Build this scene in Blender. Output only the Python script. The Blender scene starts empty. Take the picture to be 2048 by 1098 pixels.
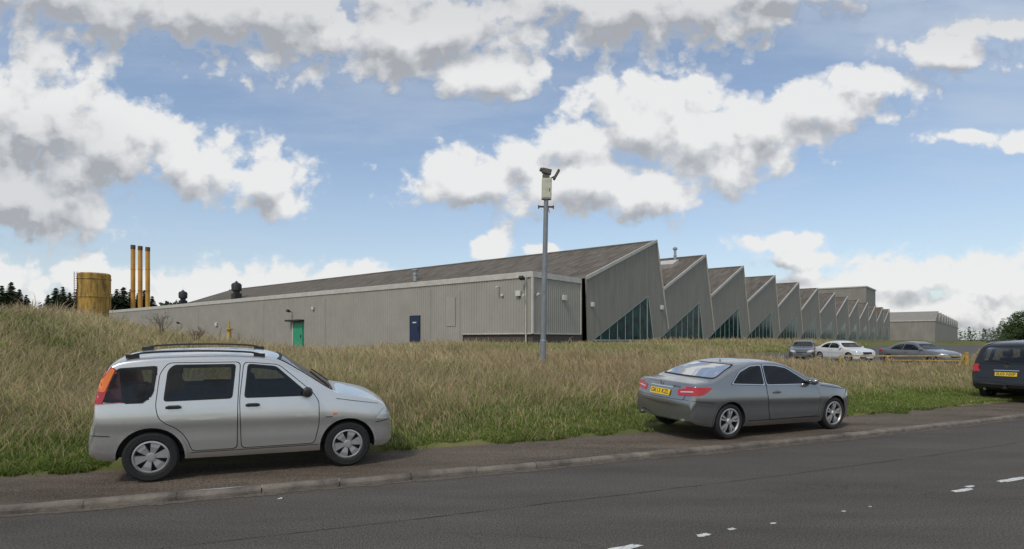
import bpy, bmesh, math, random
import numpy as np
from mathutils import Vector, Matrix
from mathutils.bvhtree import BVHTree
random.seed(7); rng=np.random.default_rng(11)
scene=bpy.context.scene
COL=scene.collection
R=math.radians
# ------------------------------------------------------------------ helpers
def nodes(m):
    m.use_nodes=True
    return m.node_tree.nodes, m.node_tree.links
def mat(name,c,rough=.7,metal=0,var=.0,vscale=3.,bump=0,bscale=40.,coat=0,spec=.5,c2=None,detail=6,ior=1.5):
    m=bpy.data.materials.new(name); n,l=nodes(m); b=n['Principled BSDF']
    b.inputs['Base Color'].default_value=(*c,1); b.inputs['Roughness'].default_value=rough
    b.inputs['Metallic'].default_value=metal; b.inputs['IOR'].default_value=ior
    b.inputs['Specular IOR Level'].default_value=spec
    if coat: b.inputs['Coat Weight'].default_value=coat; b.inputs['Coat Roughness'].default_value=.04
    tc=n.new('ShaderNodeTexCoord')
    if var or c2:
        t=n.new('ShaderNodeTexNoise'); t.inputs['Scale'].default_value=vscale; t.inputs['Detail'].default_value=detail
        t.inputs['Roughness'].default_value=.65
        l.new(tc.outputs['Object'],t.inputs['Vector'])
        r=n.new('ShaderNodeValToRGB')
        a=tuple(x*(1-var) for x in c); bb=c2 if c2 else tuple(min(1,x*(1+var)) for x in c)
        r.color_ramp.elements[0].position=.33; r.color_ramp.elements[1].position=.67
        r.color_ramp.elements[0].color=(*a,1); r.color_ramp.elements[1].color=(*bb,1)
        l.new(t.outputs['Fac'],r.inputs['Fac']); l.new(r.outputs['Color'],b.inputs['Base Color'])
    if bump:
        t=n.new('ShaderNodeTexNoise'); t.inputs['Scale'].default_value=bscale; t.inputs['Detail'].default_value=4
        l.new(tc.outputs['Object'],t.inputs['Vector'])
        bp=n.new('ShaderNodeBump'); bp.inputs['Strength'].default_value=bump; bp.inputs['Distance'].default_value=.02
        l.new(t.outputs['Fac'],bp.inputs['Height']); l.new(bp.outputs['Normal'],b.inputs['Normal'])
    return m
class MB:
    def __init__(s): s.v=[]; s.f=[]; s.m=[]
    def add(s,vs,fs,mi=0):
        o=len(s.v); s.v+= [tuple(p) for p in vs]; s.f+=[tuple(i+o for i in f) for f in fs]; s.m+=[mi]*len(fs)
    def box(s,c,d,mi=0,rz=0,ry=0):
        M=Matrix.Translation(c)@Matrix.Rotation(rz,4,'Z')@Matrix.Rotation(ry,4,'Y')
        vs=[M@Vector((x*d[0]/2,y*d[1]/2,z*d[2]/2)) for x in(-1,1) for y in(-1,1) for z in(-1,1)]
        s.add(vs,[(0,1,3,2),(4,6,7,5),(0,4,5,1),(2,3,7,6),(0,2,6,4),(1,5,7,3)],mi)
    def cyl(s,p0,p1,r0,r1=None,n=12,mi=0,caps=True):
        r1=r0 if r1 is None else r1
        p0=Vector(p0);p1=Vector(p1); d=(p1-p0).normalized()
        a=d.orthogonal().normalized(); b=d.cross(a)
        vs=[]
        for p,r in((p0,r0),(p1,r1)):
            for i in range(n):
                t=2*math.pi*i/n; vs.append(p+a*math.cos(t)*r+b*math.sin(t)*r)
        fs=[(i,(i+1)%n,n+(i+1)%n,n+i) for i in range(n)]
        if caps: fs+= [tuple(range(n-1,-1,-1)),tuple(range(n,2*n))]
        s.add(vs,fs,mi)
    def beam(s,p0,p1,w,h,up=(0,0,1),mi=0):
        p0=Vector(p0);p1=Vector(p1);d=(p1-p0).normalized();u=Vector(up)
        a=d.cross(u).normalized()*w/2; b=a.cross(d).normalized()*h/2
        vs=[p+a*i+b*j for p in(p0,p1) for i,j in((-1,-1),(1,-1),(1,1),(-1,1))]
        s.add(vs,[(0,1,2,3),(7,6,5,4),(0,4,5,1),(1,5,6,2),(2,6,7,3),(3,7,4,0)],mi)
    def prism(s,pts,y0,y1,mi=0):
        n=len(pts)
        vs=[(p[0],y0,p[1]) for p in pts]+[(p[0],y1,p[1]) for p in pts]
        fs=[tuple(range(n)),tuple(range(2*n-1,n-1,-1))]+[(i,n+i,n+(i+1)%n,(i+1)%n) for i in range(n)]
        s.add(vs,fs,mi)
    def lathe(s,prof,n=28,c=(0,0,0),mi=0,axis='y'):
        vs=[]
        for r,h in prof:
            for i in range(n):
                t=2*math.pi*i/n
                vs.append((c[0]+r*math.cos(t),c[1]+h,c[2]+r*math.sin(t)) if axis=='y' else (c[0]+r*math.cos(t),c[1]+r*math.sin(t),c[2]+h))
        fs=[]
        for k in range(len(prof)-1):
            for i in range(n):
                j=(i+1)%n; fs.append((k*n+i,k*n+j,(k+1)*n+j,(k+1)*n+i))
        s.add(vs,fs,mi)
    def obj(s,name,mats,parent=None,smooth=False,loc=None,fixn=True):
        me=bpy.data.meshes.new(name); me.from_pydata(s.v,[],s.f)
        if not isinstance(mats,(list,tuple)): mats=[mats]
        for m in mats: me.materials.append(m)
        me.polygons.foreach_set('material_index',s.m)
        if fixn:
            bm=bmesh.new(); bm.from_mesh(me); bmesh.ops.recalc_face_normals(bm,faces=bm.faces); bm.to_mesh(me); bm.free()
        if smooth:
            me.polygons.foreach_set('use_smooth',[True]*len(me.polygons))
            try: me.set_sharp_from_angle(angle=R(38))
            except Exception: pass
        me.update()
        o=bpy.data.objects.new(name,me); COL.objects.link(o)
        if loc is not None: o.location=loc
        if parent: o.parent=parent
        return o
def empty(name,loc,rz=0,parent=None):
    o=bpy.data.objects.new(name,None); o.empty_display_size=.2; COL.objects.link(o); o.location=loc; o.rotation_euler=(0,0,rz)
    if parent: o.parent=parent
    return o
def tag(o,label,cat,group=None):
    o['label']=label; o['category']=cat
    if group: o['group']=group
    return o
def sst(a,b,x):
    t=np.clip((np.asarray(x,dtype=float)-a)/(b-a),0,1); return t*t*(3-2*t)
# ------------------------------------------------------------------ terrain
def K(x):
    x=np.asarray(x,dtype=float)
    xc=np.clip(x,-25,30)
    return 8.28+.415*xc+.004*xc*xc+(x-xc)*(.415+.008*xc)
BC=(1.39,40.0); BA=(.634,.773); BB=(-.773,.634)
def toloc(x,y):
    dx=x-BC[0]; dy=y-BC[1]; return dx*BA[0]+dy*BA[1], dx*BB[0]+dy*BB[1]
def toworld(s,t): return BC[0]+s*BA[0]+t*BB[0], BC[1]+s*BA[1]+t*BB[1]
def vnoise(x,y,seed=0):
    o=0
    r=np.random.default_rng(seed)
    for i in range(9):
        a=r.uniform(0,6.28); f=.35*1.55**(i*.8); o=o+np.sin((x*math.cos(a)+y*math.sin(a))*f+r.uniform(0,6.28))/(1+.35*i)
    return o/3.2
def H(x,y):
    x=np.asarray(x,dtype=float);y=np.asarray(y,dtype=float)
    d=(y-K(x))*.915
    s,t=toloc(x,y)
    w=sst(8,16,x)*sst(4,14,-t)
    A=1.62-1.32*w
    dd=np.maximum(d-1.7,0)
    z=.1+A*(1-np.exp(-.070*dd))
    z=z-.95*sst(-3,-18,x)*sst(13,25,d)*sst(400,200,y)
    z=z+1.68*sst(-7,-17,x)*sst(2.5,12.5,d)*sst(27,14,d)*sst(-70,-40,x)
    z=z+.46*np.exp(-((t+28.5)/3.0)**2)*sst(9,15,x)
    z=z+.06*vnoise(x*.9,y*.9,3)*sst(3,8,d)
    return z
def sheet(name,xs,vs,zf,m,skip=None,vfun=True):
    X,V=np.meshgrid(xs,vs); Y=K(X)+V if vfun else V
    Z=zf(X,Y,V); n=len(xs); k=len(vs)
    P=np.stack([X,Y,Z],-1).reshape(-1,3)
    i=np.arange((k-1)*(n-1)); r=i//(n-1); c=i%(n-1); a=r*n+c
    F=np.stack([a,a+1,a+1+n,a+n],-1)
    me=bpy.data.meshes.new(name); me.from_pydata(P.tolist(),[],F.tolist()); me.materials.append(m)
    me.polygons.foreach_set('use_smooth',[True]*len(me.polygons)); me.update()
    o=bpy.data.objects.new(name,me); COL.objects.link(o); o['kind']='structure'; return o
def ground_mat():
    m=bpy.data.materials.new('meadow_soil'); n,l=nodes(m); b=n['Principled BSDF']; b.inputs['Roughness'].default_value=1; b.inputs['Specular IOR Level'].default_value=.1
    tc=n.new('ShaderNodeTexCoord')
    t=n.new('ShaderNodeTexNoise'); t.inputs['Scale'].default_value=.35; t.inputs['Detail'].default_value=12; t.inputs['Roughness'].default_value=.7
    l.new(tc.outputs['Object'],t.inputs['Vector'])
    r=n.new('ShaderNodeValToRGB'); e=r.color_ramp.elements; e[0].position=.35; e[0].color=(.07,.10,.025,1); e[1].position=.65; e[1].color=(.20,.175,.075,1)
    l.new(t.outputs['Fac'],r.inputs['Fac']); l.new(r.outputs['Color'],b.inputs['Base Color'])
    return m
def asphalt(name,c,c2,crack=True,grit=1.65):
    m=bpy.data.materials.new(name); n,l=nodes(m); b=n['Principled BSDF']; b.inputs['Roughness'].default_value=.93; b.inputs['Specular IOR Level'].default_value=.12
    tc=n.new('ShaderNodeTexCoord')
    def noise(s,d,r=.6,vec=None):
        t=n.new('ShaderNodeTexNoise'); t.inputs['Scale'].default_value=s; t.inputs['Detail'].default_value=d; t.inputs['Roughness'].default_value=r
        l.new(vec or tc.outputs['Object'],t.inputs['Vector']); return t
    mpg=n.new('ShaderNodeMapping'); mpg.inputs['Rotation'].default_value=(0,0,R(-24)); mpg.inputs['Scale'].default_value=(.35,1.4,1); l.new(tc.outputs['Object'],mpg.inputs[0])
    t1=noise(.8,9,.65,mpg.outputs[0]); r=n.new('ShaderNodeValToRGB'); e=r.color_ramp.elements; e[0].position=.32; e[0].color=(*c,1); e[1].position=.68; e[1].color=(*c2,1)
    l.new(t1.outputs['Fac'],r.inputs['Fac'])
    t2=noise(55,4,.85); r2=n.new('ShaderNodeValToRGB'); e=r2.color_ramp.elements; e[0].position=.38; e[0].color=(.35,.35,.35,1); e[1].position=.64; e[1].color=(grit,grit*.98,grit*.95,1)
    l.new(t2.outputs['Fac'],r2.inputs['Fac'])
    mx=n.new('ShaderNodeMix'); mx.data_type='RGBA'; mx.blend_type='MULTIPLY'; mx.inputs[0].default_value=1
    l.new(r.outputs['Color'],mx.inputs[6]); l.new(r2.outputs['Color'],mx.inputs[7]); out=mx.outputs[2]
    if crack:
        t3=noise(1.2,6); mp=n.new('ShaderNodeVectorMath'); mp.operation='MULTIPLY_ADD'; mp.inputs[1].default_value=(.9,.9,.9)
        l.new(t3.outputs['Color'],mp.inputs[0]); l.new(tc.outputs['Object'],mp.inputs[2])
        vo=n.new('ShaderNodeTexVoronoi'); vo.feature='DISTANCE_TO_EDGE'; vo.inputs['Scale'].default_value=.5; l.new(mp.outputs[0],vo.inputs['Vector'])
        r3=n.new('ShaderNodeValToRGB'); e=r3.color_ramp.elements; e[0].position=.0; e[0].color=(.62,.62,.62,1); e[1].position=.005; e[1].color=(1,1,1,1)
        l.new(vo.outputs['Distance'],r3.inputs['Fac'])
        t4=noise(.3,3); r4=n.new('ShaderNodeValToRGB'); r4.color_ramp.elements[0].position=.48; r4.color_ramp.elements[1].position=.58
        l.new(t4.outputs['Fac'],r4.inputs['Fac'])
        mx2=n.new('ShaderNodeMix'); mx2.data_type='RGBA'; mx2.blend_type='MULTIPLY'
        l.new(r4.outputs['Color'],mx2.inputs[0]); l.new(out,mx2.inputs[6]); l.new(r3.outputs['Color'],mx2.inputs[7]); out=mx2.outputs[2]
    l.new(out,b.inputs['Base Color'])
    bp=n.new('ShaderNodeBump'); bp.inputs['Strength'].default_value=.7; bp.inputs['Distance'].default_value=.006
    l.new(t2.outputs['Fac'],bp.inputs['Height']); l.new(bp.outputs['Normal'],b.inputs['Normal'])
    return m
M_soil=ground_mat()
M_road=asphalt('road_asphalt',(.078,.071,.064),(.112,.103,.094),True,1.8)
M_pave=asphalt('pavement_asphalt',(.070,.057,.045),(.145,.120,.096),True,2.1)
M_park=asphalt('car_park_asphalt',(.10,.10,.10),(.14,.135,.13),False)
M_kerb=mat('kerb_stone',(.165,.140,.115),.9,var=.45,vscale=3,bump=.6,bscale=50)
M_paint=mat('worn_road_paint',(.58,.58,.55),.7,var=.35,vscale=25,bump=.3)
M_tar=mat('tar_joint',(.035,.033,.031),.8)
def cat(*a): return np.unique(np.round(np.concatenate(a),4))
gx=cat(np.linspace(-1500,-120,24),np.linspace(-120,-40,41),np.linspace(-40,45,171),np.linspace(45,150,53),np.linspace(150,1500,24))
gv=cat(np.array([1.8,1.95,2.2]),np.linspace(2.5,60,116),np.linspace(60,220,60),np.linspace(220,2500,30))
def gz(X,Y,V):
    z=H(X,Y); return np.where(V<1.9,.05,z)
ground=sheet('ground',gx,gv,gz,M_soil)
rx=cat(np.linspace(-1500,-60,10),np.linspace(-60,70,261),np.linspace(70,1500,10))
sheet('road',rx,np.append(np.linspace(-7.2,0.0,13),.3),lambda X,Y,V:-.0+0*X,M_road)
sheet('pavement',rx,np.array([.095,.6,1.0,1.5,1.93]),lambda X,Y,V:.078+.004*np.sin(X*1.3),M_pave)
sheet('far_pavement',rx,np.array([-9.6,-8.5,-7.2]),lambda X,Y,V:.09+0*X,M_pave)
sheet('near_ground',rx,np.array([-400,-60,-9.6]),lambda X,Y,V:.08+0*X,M_soil)
mb=MB(); x=-45.
while x<60:
    L=.84; x1=x+L; dz=random.uniform(-.008,.003); dv=random.uniform(-.010,.010)
    prof=[(0,-.05),(.002,.042),(.012,.062),(.035,.078),(.105,.083),(.105,-.05)]
    vs=[]; N_=6
    for q in range(N_):
        xx=x+(x1-.008-x)*q/(N_-1)
        for v,z in prof:
            jj=random.uniform(-.003,.003)
            vs.append((xx-v*.38,float(K(xx))+v+dv-.01+jj,z+((dz+jj) if z>0 else 0)))
    m_=len(prof); fs=[tuple(range(m_)),tuple(range(N_*m_-1,(N_-1)*m_-1,-1))]
    for q in range(N_-1):
        for j in range(m_-1): a=q*m_+j; fs.append((a,a+m_,a+m_+1,a+1))
    mb.add(vs,fs)
    x=x1
k=mb.obj('kerb',M_kerb); k['kind']='structure'
def blob(pts_c,name='road_marking'):
    for (x,v,lw,lh) in pts_c:
        mb=MB(); n=26; vs=[]
        for i in range(n):
            a=2*math.pi*i/n; rr=1+random.uniform(-.22,.22)
            u=math.cos(a); q=math.sin(a)
            u=math.copysign(abs(u)**.6,u); q=math.copysign(abs(q)**.6,q)
            lx=u*lw/2*rr; ly=q*lh/2*rr
            X=x+lx*.91-ly*.41; Y=float(K(x))+v+lx*.41+ly*.91
            vs.append((X,Y,.005))
        mb.add(vs,[tuple(range(n))])
        o=mb.obj(name,M_paint); o['kind']='structure'
blob([(.98,-3.5,.36,.09),(1.80,-3.5,.15,.07),(2.13,-3.47,.09,.05),(2.62,-3.5,.07,.035),(3.56,-3.5,.05,.03),(3.95,-3.5,.04,.03),
 (5.52,-3.5,.36,.08),(5.74,-3.42,.16,.06),(6.6,-3.45,.6,.09),(7.4,-3.48,.6,.1),(9.9,-3.45,1.6,.1),(14,-3.45,1.6,.1),(-4,-3.5,1.5,.1),(-9,-3.5,1.5,.1)])
def ribbon(name,xs,v,w,z,m,amp,seed):
    mb=MB(); vs=[]
    r=random.Random(seed); off=0
    for i,xx in enumerate(xs):
        off=off*.9+r.uniform(-1,1)*amp; ww=w*r.uniform(.25,1.2)
        y=float(K(xx))+v+off
        vs+=[(xx,y-ww/2,z),(xx,y+ww/2,z)]
    mb.add(vs,[(2*i,2*i+2,2*i+3,2*i+1) for i in range(len(xs)-1)])
    o=mb.obj(name,m); o['kind']='structure'
ribbon('road_joint',np.arange(-12,40,.12),-1.85,.014,.005,M_tar,.010,3)
ribbon('road_gutter_grit',np.arange(-20,40,.1),-.09,.15,.0045,mat('gutter_grit',(.11,.09,.07),.95,var=.4,vscale=20),.02,5)
M_litter=mat('paper',(.45,.45,.45),.8)
mb=MB(); mb.add([(-2.70,float(K(-2.7))-.42,.006),(-2.65,float(K(-2.7))-.41,.010),(-2.66,float(K(-2.7))-.38,.022),(-2.71,float(K(-2.7))-.39,.008)],[(0,1,2,3)])
o=mb.obj('paper_scrap',M_litter); tag(o,'crumpled white paper scrap lying on the asphalt','litter')
g=np.random.default_rng(4); mb=MB()
for i in range(4600):
    x=g.uniform(-8,18); vv=.13+1.78*(g.random()**.6); y=float(K(x))+vv; s_=g.uniform(.005,.014); a=g.uniform(0,6.28)
    z=.094
    mb.add([(x+s_*math.cos(a+k*1.57)*(1 if k%2 else .6),y+s_*math.sin(a+k*1.57)*(1 if k%2 else .6),z+g.uniform(0,.008)) for k in range(4)],[(0,1,2,3)],int(g.integers(0,2)))
o=mb.obj('pavement_debris',[mat('dead_leaf',(.17,.11,.06),.9),mat('grit',(.20,.18,.15),.9)],fixn=False); o['kind']='stuff'; o['label']='dead leaves and grit scattered over the pavement'; o['category']='debris'

ss=np.arange(10,170,1.0); tt=np.arange(-23,-9.9,.75)
S,T=np.meshgrid(ss,tt); X,Y=toworld(S,T); Z=H(X,Y)+.05
P=np.stack([X,Y,Z],-1).reshape(-1,3); n=len(ss)
F=[(r*n+c,r*n+c+1,(r+1)*n+c+1,(r+1)*n+c) for r in range(len(tt)-1) for c in range(n-1)]
me=bpy.data.meshes.new('car_park'); me.from_pydata(P.tolist(),[],F); me.materials.append(M_park)
o=bpy.data.objects.new('car_park',me); COL.objects.link(o); o['kind']='structure'

# ------------------------------------------------------------------ grass
def grass(name,N,seed,rmin,rmax,ymin,ymax):
    g=np.random.default_rng(seed)
    y=np.exp(g.uniform(math.log(ymin),math.log(ymax),N)); x=g.uniform(rmin,rmax,N)*y
    ci=g.integers(0,N,N//14); cxp=x[ci]; cyp=y[ci]; pick=g.integers(0,len(ci),N); cl=g.random(N)<.5
    rr_=.06+.005*cyp[pick]; 
    x=np.where(cl,cxp[pick]+g.normal(0,1,N)*rr_,x); y=np.where(cl,cyp[pick]+g.normal(0,1,N)*rr_,y)
    tuft=np.where(cl,.75+.6*((pick*7919)%97)/97.,.85)
    v=y-K(x); d=v*.915; s,t=toloc(x,y)
    edge=1.60+.28*vnoise(x*3,y*3,5)+.20*vnoise(x*11,y*11,6)
    keep=(d>edge)
    keep&=~((s>-.05)&(t>-.02))
    keep&=~((t<-9.6)&(t>-23.0)&(s>10))
    for cx,cy,ang,L,Wd in CARS:
        a=math.cos(ang);b=math.sin(ang); lx=(x-cx)*a+(y-cy)*b; ly=-(x-cx)*b+(y-cy)*a
        keep&=~((abs(lx)<L/2)&(abs(ly)<Wd/2))
    x=x[keep];y=y[keep];d=d[keep];t=t[keep];s=s[keep];tuft=tuft[keep]; n=len(x)
    z=H(x,y)-.02
    n1=vnoise(x*1.1,y*1.1,21); n2=vnoise(x*.35,y*.35,22); n3=vnoise(x*3.2,y*3.2,23)
    tall=sst(2.1,5.6,d+1.1*n2+1.0*n1)
    rightgreen=sst(8,14,x)*sst(11,7,d)
    straw=.10+.54*tall+.40*n1*tall+.38*n2*tall+.12*n3+.10*sst(-4,-12,x)*tall-.40*rightgreen
    straw=straw*(1-.75*sst(24,29,y)*sst(44,38,y)*sst(-5,1,x)*sst(12,8,x))
    straw=np.clip(straw*(1-.5*sst(-5,-10,x)*sst(10,5,d)),.04,.90)
    u=g.random(n)
    isst=u<straw
    seed_=isst&(g.random(n)<.14)
    h=np.where(isst,g.uniform(.22,.52,n),g.uniform(.12,.36,n))*(.24+.66*tall)*(1+.30*n3)*tuft
    h=np.where(seed_,h*1.22+.04,h)
    h*=1-.45*rightgreen
    h=np.maximum(h,.05)
    h*=1-.35*sst(22,45,y)*sst(12,8,x)
    wd=np.where(isst,.0019,.0040)*(1+y/8.5)*g.uniform(.6,1.4,n)
    az=g.uniform(0,2*np.pi,n); lean=g.uniform(.1,1.1,n)*h; la=g.uniform(0,2*np.pi,n)*.65+.2+1.3*n1
    ax=np.cos(az)*wd;ay=np.sin(az)*wd; lx=np.cos(la)*lean; ly=np.sin(la)*lean
    ed=sst(2.3,1.6,d); lx=lx+ed*h*.25; ly=ly-ed*h*.7
    P=np.zeros((n,5,3),dtype=np.float32)
    kz=np.where(seed_,.80,.62); kw=np.where(seed_,1.7,.9); kl=np.where(seed_,.6,.3)
    P[:,0]=np.stack([x-ax,y-ay,z],-1);P[:,1]=np.stack([x+ax,y+ay,z],-1)
    P[:,2]=np.stack([x+ax*kw+lx*kl,y+ay*kw+ly*kl,z+h*kz],-1);P[:,3]=np.stack([x-ax*kw+lx*kl,y-ay*kw+ly*kl,z+h*kz],-1)
    P[:,4]=np.stack([x+lx,y+ly,z+h],-1)
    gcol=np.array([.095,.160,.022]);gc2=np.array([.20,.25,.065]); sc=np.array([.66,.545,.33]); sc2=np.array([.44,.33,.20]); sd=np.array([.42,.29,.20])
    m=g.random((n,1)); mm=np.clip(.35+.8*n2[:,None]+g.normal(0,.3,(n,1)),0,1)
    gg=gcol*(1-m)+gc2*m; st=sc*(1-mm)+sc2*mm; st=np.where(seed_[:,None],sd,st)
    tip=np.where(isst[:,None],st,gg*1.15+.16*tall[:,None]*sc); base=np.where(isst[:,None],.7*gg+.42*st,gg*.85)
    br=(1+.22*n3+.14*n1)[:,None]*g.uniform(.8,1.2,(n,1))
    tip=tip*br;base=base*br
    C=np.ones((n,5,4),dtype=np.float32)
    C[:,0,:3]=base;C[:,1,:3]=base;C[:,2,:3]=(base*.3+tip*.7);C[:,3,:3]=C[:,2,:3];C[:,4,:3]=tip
    me=bpy.data.meshes.new(name); nv=n*5
    me.vertices.add(nv); me.vertices.foreach_set('co',P.reshape(-1))
    b=np.arange(n)*5
    loops=np.stack([b,b+1,b+2,b+3,b+3,b+2,b+4],-1).reshape(-1).astype(np.int32)
    me.loops.add(n*7); me.loops.foreach_set('vertex_index',loops)
    ls=np.stack([np.arange(n)*7,np.arange(n)*7+4],-1).reshape(-1).astype(np.int32)
    me.polygons.add(2*n); me.polygons.foreach_set('loop_start',ls)
    try: me.polygons.foreach_set('loop_total',np.tile([4,3],n).astype(np.int32))
    except Exception: pass
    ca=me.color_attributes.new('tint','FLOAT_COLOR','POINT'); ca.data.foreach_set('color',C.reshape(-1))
    me.update(calc_edges=True); me.validate()
    me.materials.append(M_grass)
    o=bpy.data.objects.new(name,me); COL.objects.link(o); o['kind']='stuff'
    o['label']='long dry straw and green meadow grass beside the pavement'; o['category']='grass'
    return o
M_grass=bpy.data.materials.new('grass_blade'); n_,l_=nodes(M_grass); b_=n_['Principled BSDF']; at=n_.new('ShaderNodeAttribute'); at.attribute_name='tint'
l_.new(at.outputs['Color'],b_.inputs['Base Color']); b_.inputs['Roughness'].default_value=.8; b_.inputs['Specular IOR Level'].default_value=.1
tr_=n_.new('ShaderNodeBsdfTranslucent'); l_.new(at.outputs['Color'],tr_.inputs['Color']); mxs=n_.new('ShaderNodeMixShader'); mxs.inputs[0].default_value=.35
l_.new(b_.outputs[0],mxs.inputs[1]); l_.new(tr_.outputs[0],mxs.inputs[2]); l_.new(mxs.outputs[0],n_['Material Output'].inputs['Surface'])
CARS=[(-3.72,8.54,R(23.4),3.7,1.5),(4.85,11.9,R(25.5),4.4,1.75),(15.9,17.6,R(27),4.5,1.8)]
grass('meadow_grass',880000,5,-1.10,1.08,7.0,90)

# ------------------------------------------------------------------ factory
M_clad=mat('grey_cladding',(.345,.328,.292),.6,var=.07,vscale=.5,metal=.0,spec=.25)
def ribbed(name,c,pitch,strength,axis=0,rough=.6,c2=None,dist=.05,mul=.3,lo=.72):
    m=bpy.data.materials.new(name); n,l=nodes(m); b=n['Principled BSDF']; b.inputs['Roughness'].default_value=rough; b.inputs['Specular IOR Level'].default_value=.2
    tc=n.new('ShaderNodeTexCoord'); sp=n.new('ShaderNodeSeparateXYZ'); l.new(tc.outputs['Object'],sp.inputs[0])
    mu=n.new('ShaderNodeMath'); mu.operation='MULTIPLY'; mu.inputs[1].default_value=2*math.pi/pitch; l.new(sp.outputs[axis],mu.inputs[0])
    si=n.new('ShaderNodeMath'); si.operation='SINE'; l.new(mu.outputs[0],si.inputs[0])
    bp=n.new('ShaderNodeBump'); bp.inputs['Strength'].default_value=strength; bp.inputs['Distance'].default_value=dist
    l.new(si.outputs[0],bp.inputs['Height']); l.new(bp.outputs['Normal'],b.inputs['Normal'])
    t=n.new('ShaderNodeTexNoise'); t.inputs['Scale'].default_value=1.; t.inputs['Detail'].default_value=9; t.inputs['Roughness'].default_value=.65
    mp=n.new('ShaderNodeMapping'); mp.inputs['Scale'].default_value=(2.2,.6,.25) if axis==0 else (.5,1.6,.5)
    l.new(tc.outputs['Object'],mp.inputs['Vector']); l.new(mp.outputs[0],t.inputs['Vector'])
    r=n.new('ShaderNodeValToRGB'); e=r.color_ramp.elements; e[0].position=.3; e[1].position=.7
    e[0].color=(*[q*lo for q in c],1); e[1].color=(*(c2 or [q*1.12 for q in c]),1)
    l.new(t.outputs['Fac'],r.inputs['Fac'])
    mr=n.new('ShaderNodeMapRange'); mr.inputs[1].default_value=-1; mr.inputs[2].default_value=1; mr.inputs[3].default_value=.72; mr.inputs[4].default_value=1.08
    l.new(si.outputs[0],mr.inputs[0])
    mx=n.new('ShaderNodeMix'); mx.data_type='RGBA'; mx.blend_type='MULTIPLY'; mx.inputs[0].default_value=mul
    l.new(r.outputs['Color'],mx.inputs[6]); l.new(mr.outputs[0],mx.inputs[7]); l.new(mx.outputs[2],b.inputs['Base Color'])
    return m
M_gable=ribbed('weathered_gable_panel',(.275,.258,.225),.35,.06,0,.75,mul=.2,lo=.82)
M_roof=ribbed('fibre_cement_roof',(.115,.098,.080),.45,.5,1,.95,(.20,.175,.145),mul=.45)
M_trim=mat('pale_trim',(.50,.475,.43),.6,var=.12,vscale=2)
M_trim2=mat('gable_trim',(.47,.45,.41),.6,var=.12,vscale=1.5)
M_brick=bpy.data.materials.new('dark_brick'); n,l=nodes(M_brick); b=n['Principled BSDF']; b.inputs['Roughness'].default_value=.9
tc=n.new('ShaderNodeTexCoord'); br=n.new('ShaderNodeTexBrick')
cb=n.new('ShaderNodeCombineXYZ'); sp=n.new('ShaderNodeSeparateXYZ'); ad=n.new('ShaderNodeMath'); ad.operation='ADD'
l.new(tc.outputs['Object'],sp.inputs[0]); l.new(sp.outputs[0],ad.inputs[0]); l.new(sp.outputs[1],ad.inputs[1]); l.new(ad.outputs[0],cb.inputs[0]); l.new(sp.outputs[2],cb.inputs[1])
l.new(cb.outputs[0],br.inputs['Vector']); br.inputs['Scale'].default_value=1; br.inputs['Brick Width'].default_value=.225; br.inputs['Row Height'].default_value=.075; br.inputs['Mortar Size'].default_value=.008
br.inputs['Color1'].default_value=(.065,.046,.038,1); br.inputs['Color2'].default_value=(.10,.070,.055,1); br.inputs['Mortar'].default_value=(.12,.115,.11,1)
l.new(br.outputs['Color'],b.inputs['Base Color'])
M_glass=mat('dark_glazing',(.010,.038,.036),.10,var=.85,vscale=.9,spec=.35,ior=1.17)
M_frame=mat('grey_frame',(.34,.40,.38),.5)
M_green=mat('green_door_paint',(.02,.30,.16),.5,var=.1)
M_blue=mat('blue_door_paint',(.012,.022,.068),.5,var=.1)
M_dark=mat('dark_metal',(.02,.02,.021),.6)
M_galv=mat('galvanised_steel',(.36,.37,.38),.45,metal=.5,var=.15,vscale=6)
M_white=mat('off_white_plastic',(.6,.59,.55),.5)
M_rust=mat('rust_brown',(.14,.07,.035),.8,var=.4,vscale=8)

fac=empty('factory_building',(BC[0],BC[1],0),math.atan2(BA[1],BA[0]))
tag(fac,'long grey corrugated factory with sawtooth roof and triangular windows','factory')
LW=84.6; EZ=6.44
def corr(name,a0,a1,zb,zt,axis,sign_pos,pitch=.25,amp=.045):
    mb=MB(); vs=[]; a=a0; i=0
    seq=[(0,0),(.35,0),(.5,1),(.85,1)]
    A=[]
    while a<a1:
        for f,h in seq: A.append((a+f*pitch,h))
        a+=pitch
    for (p,h) in A:
        z0=zb(p) if callable(zb) else zb
        q=sign_pos-amp*h
        for z in (z0,zt):
            vs.append((q,p,z) if axis=='y' else (p,q,z))
    mb.add(vs,[(2*i,2*i+2,2*i+3,2*i+1) for i in range(len(A)-1)])
    return mb.obj(name,M_clad,fac)
corr('wall_cladding',0.02,LW,lambda p:2.3 if p<6.6 else (1.3 if p<7.4 else .2),EZ-.32,'y',-.03)
corr('wall_cladding',0.02,5.92,2.3,EZ-.32,'x',-.03)
mb=MB(); mb.box((3.0,LW/2,EZ/2-.2),(5.9,LW-.05,EZ-.02))
mb.obj('brick_wall',M_brick,fac)
mb=MB(); mb.box((6.4,.7,3.3),(1.0,.6,6.5)); mb.obj('brick_pier',M_brick,fac)
mb=MB()
mb.box((-.06,LW/2-.05,EZ-.14),(.14,LW+.2,.36)); mb.box((3.0,-.06,EZ-.14),(5.98,.139,.36)); mb.box((3.0,LW/2,EZ+.06),(6.1,LW,.05))
mb.box((-.05,-.05,4.2),(.16,.16,3.86)); mb.box((5.93,-.05,4.2),(.1,.14,3.8))
mb.box((-.06,3.3,2.28),(.1,6.6,.08)); mb.box((3.0,-.06,2.28),(5.9,.1,.08))
mb.obj('fascia_trim',M_trim,fac)
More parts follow.
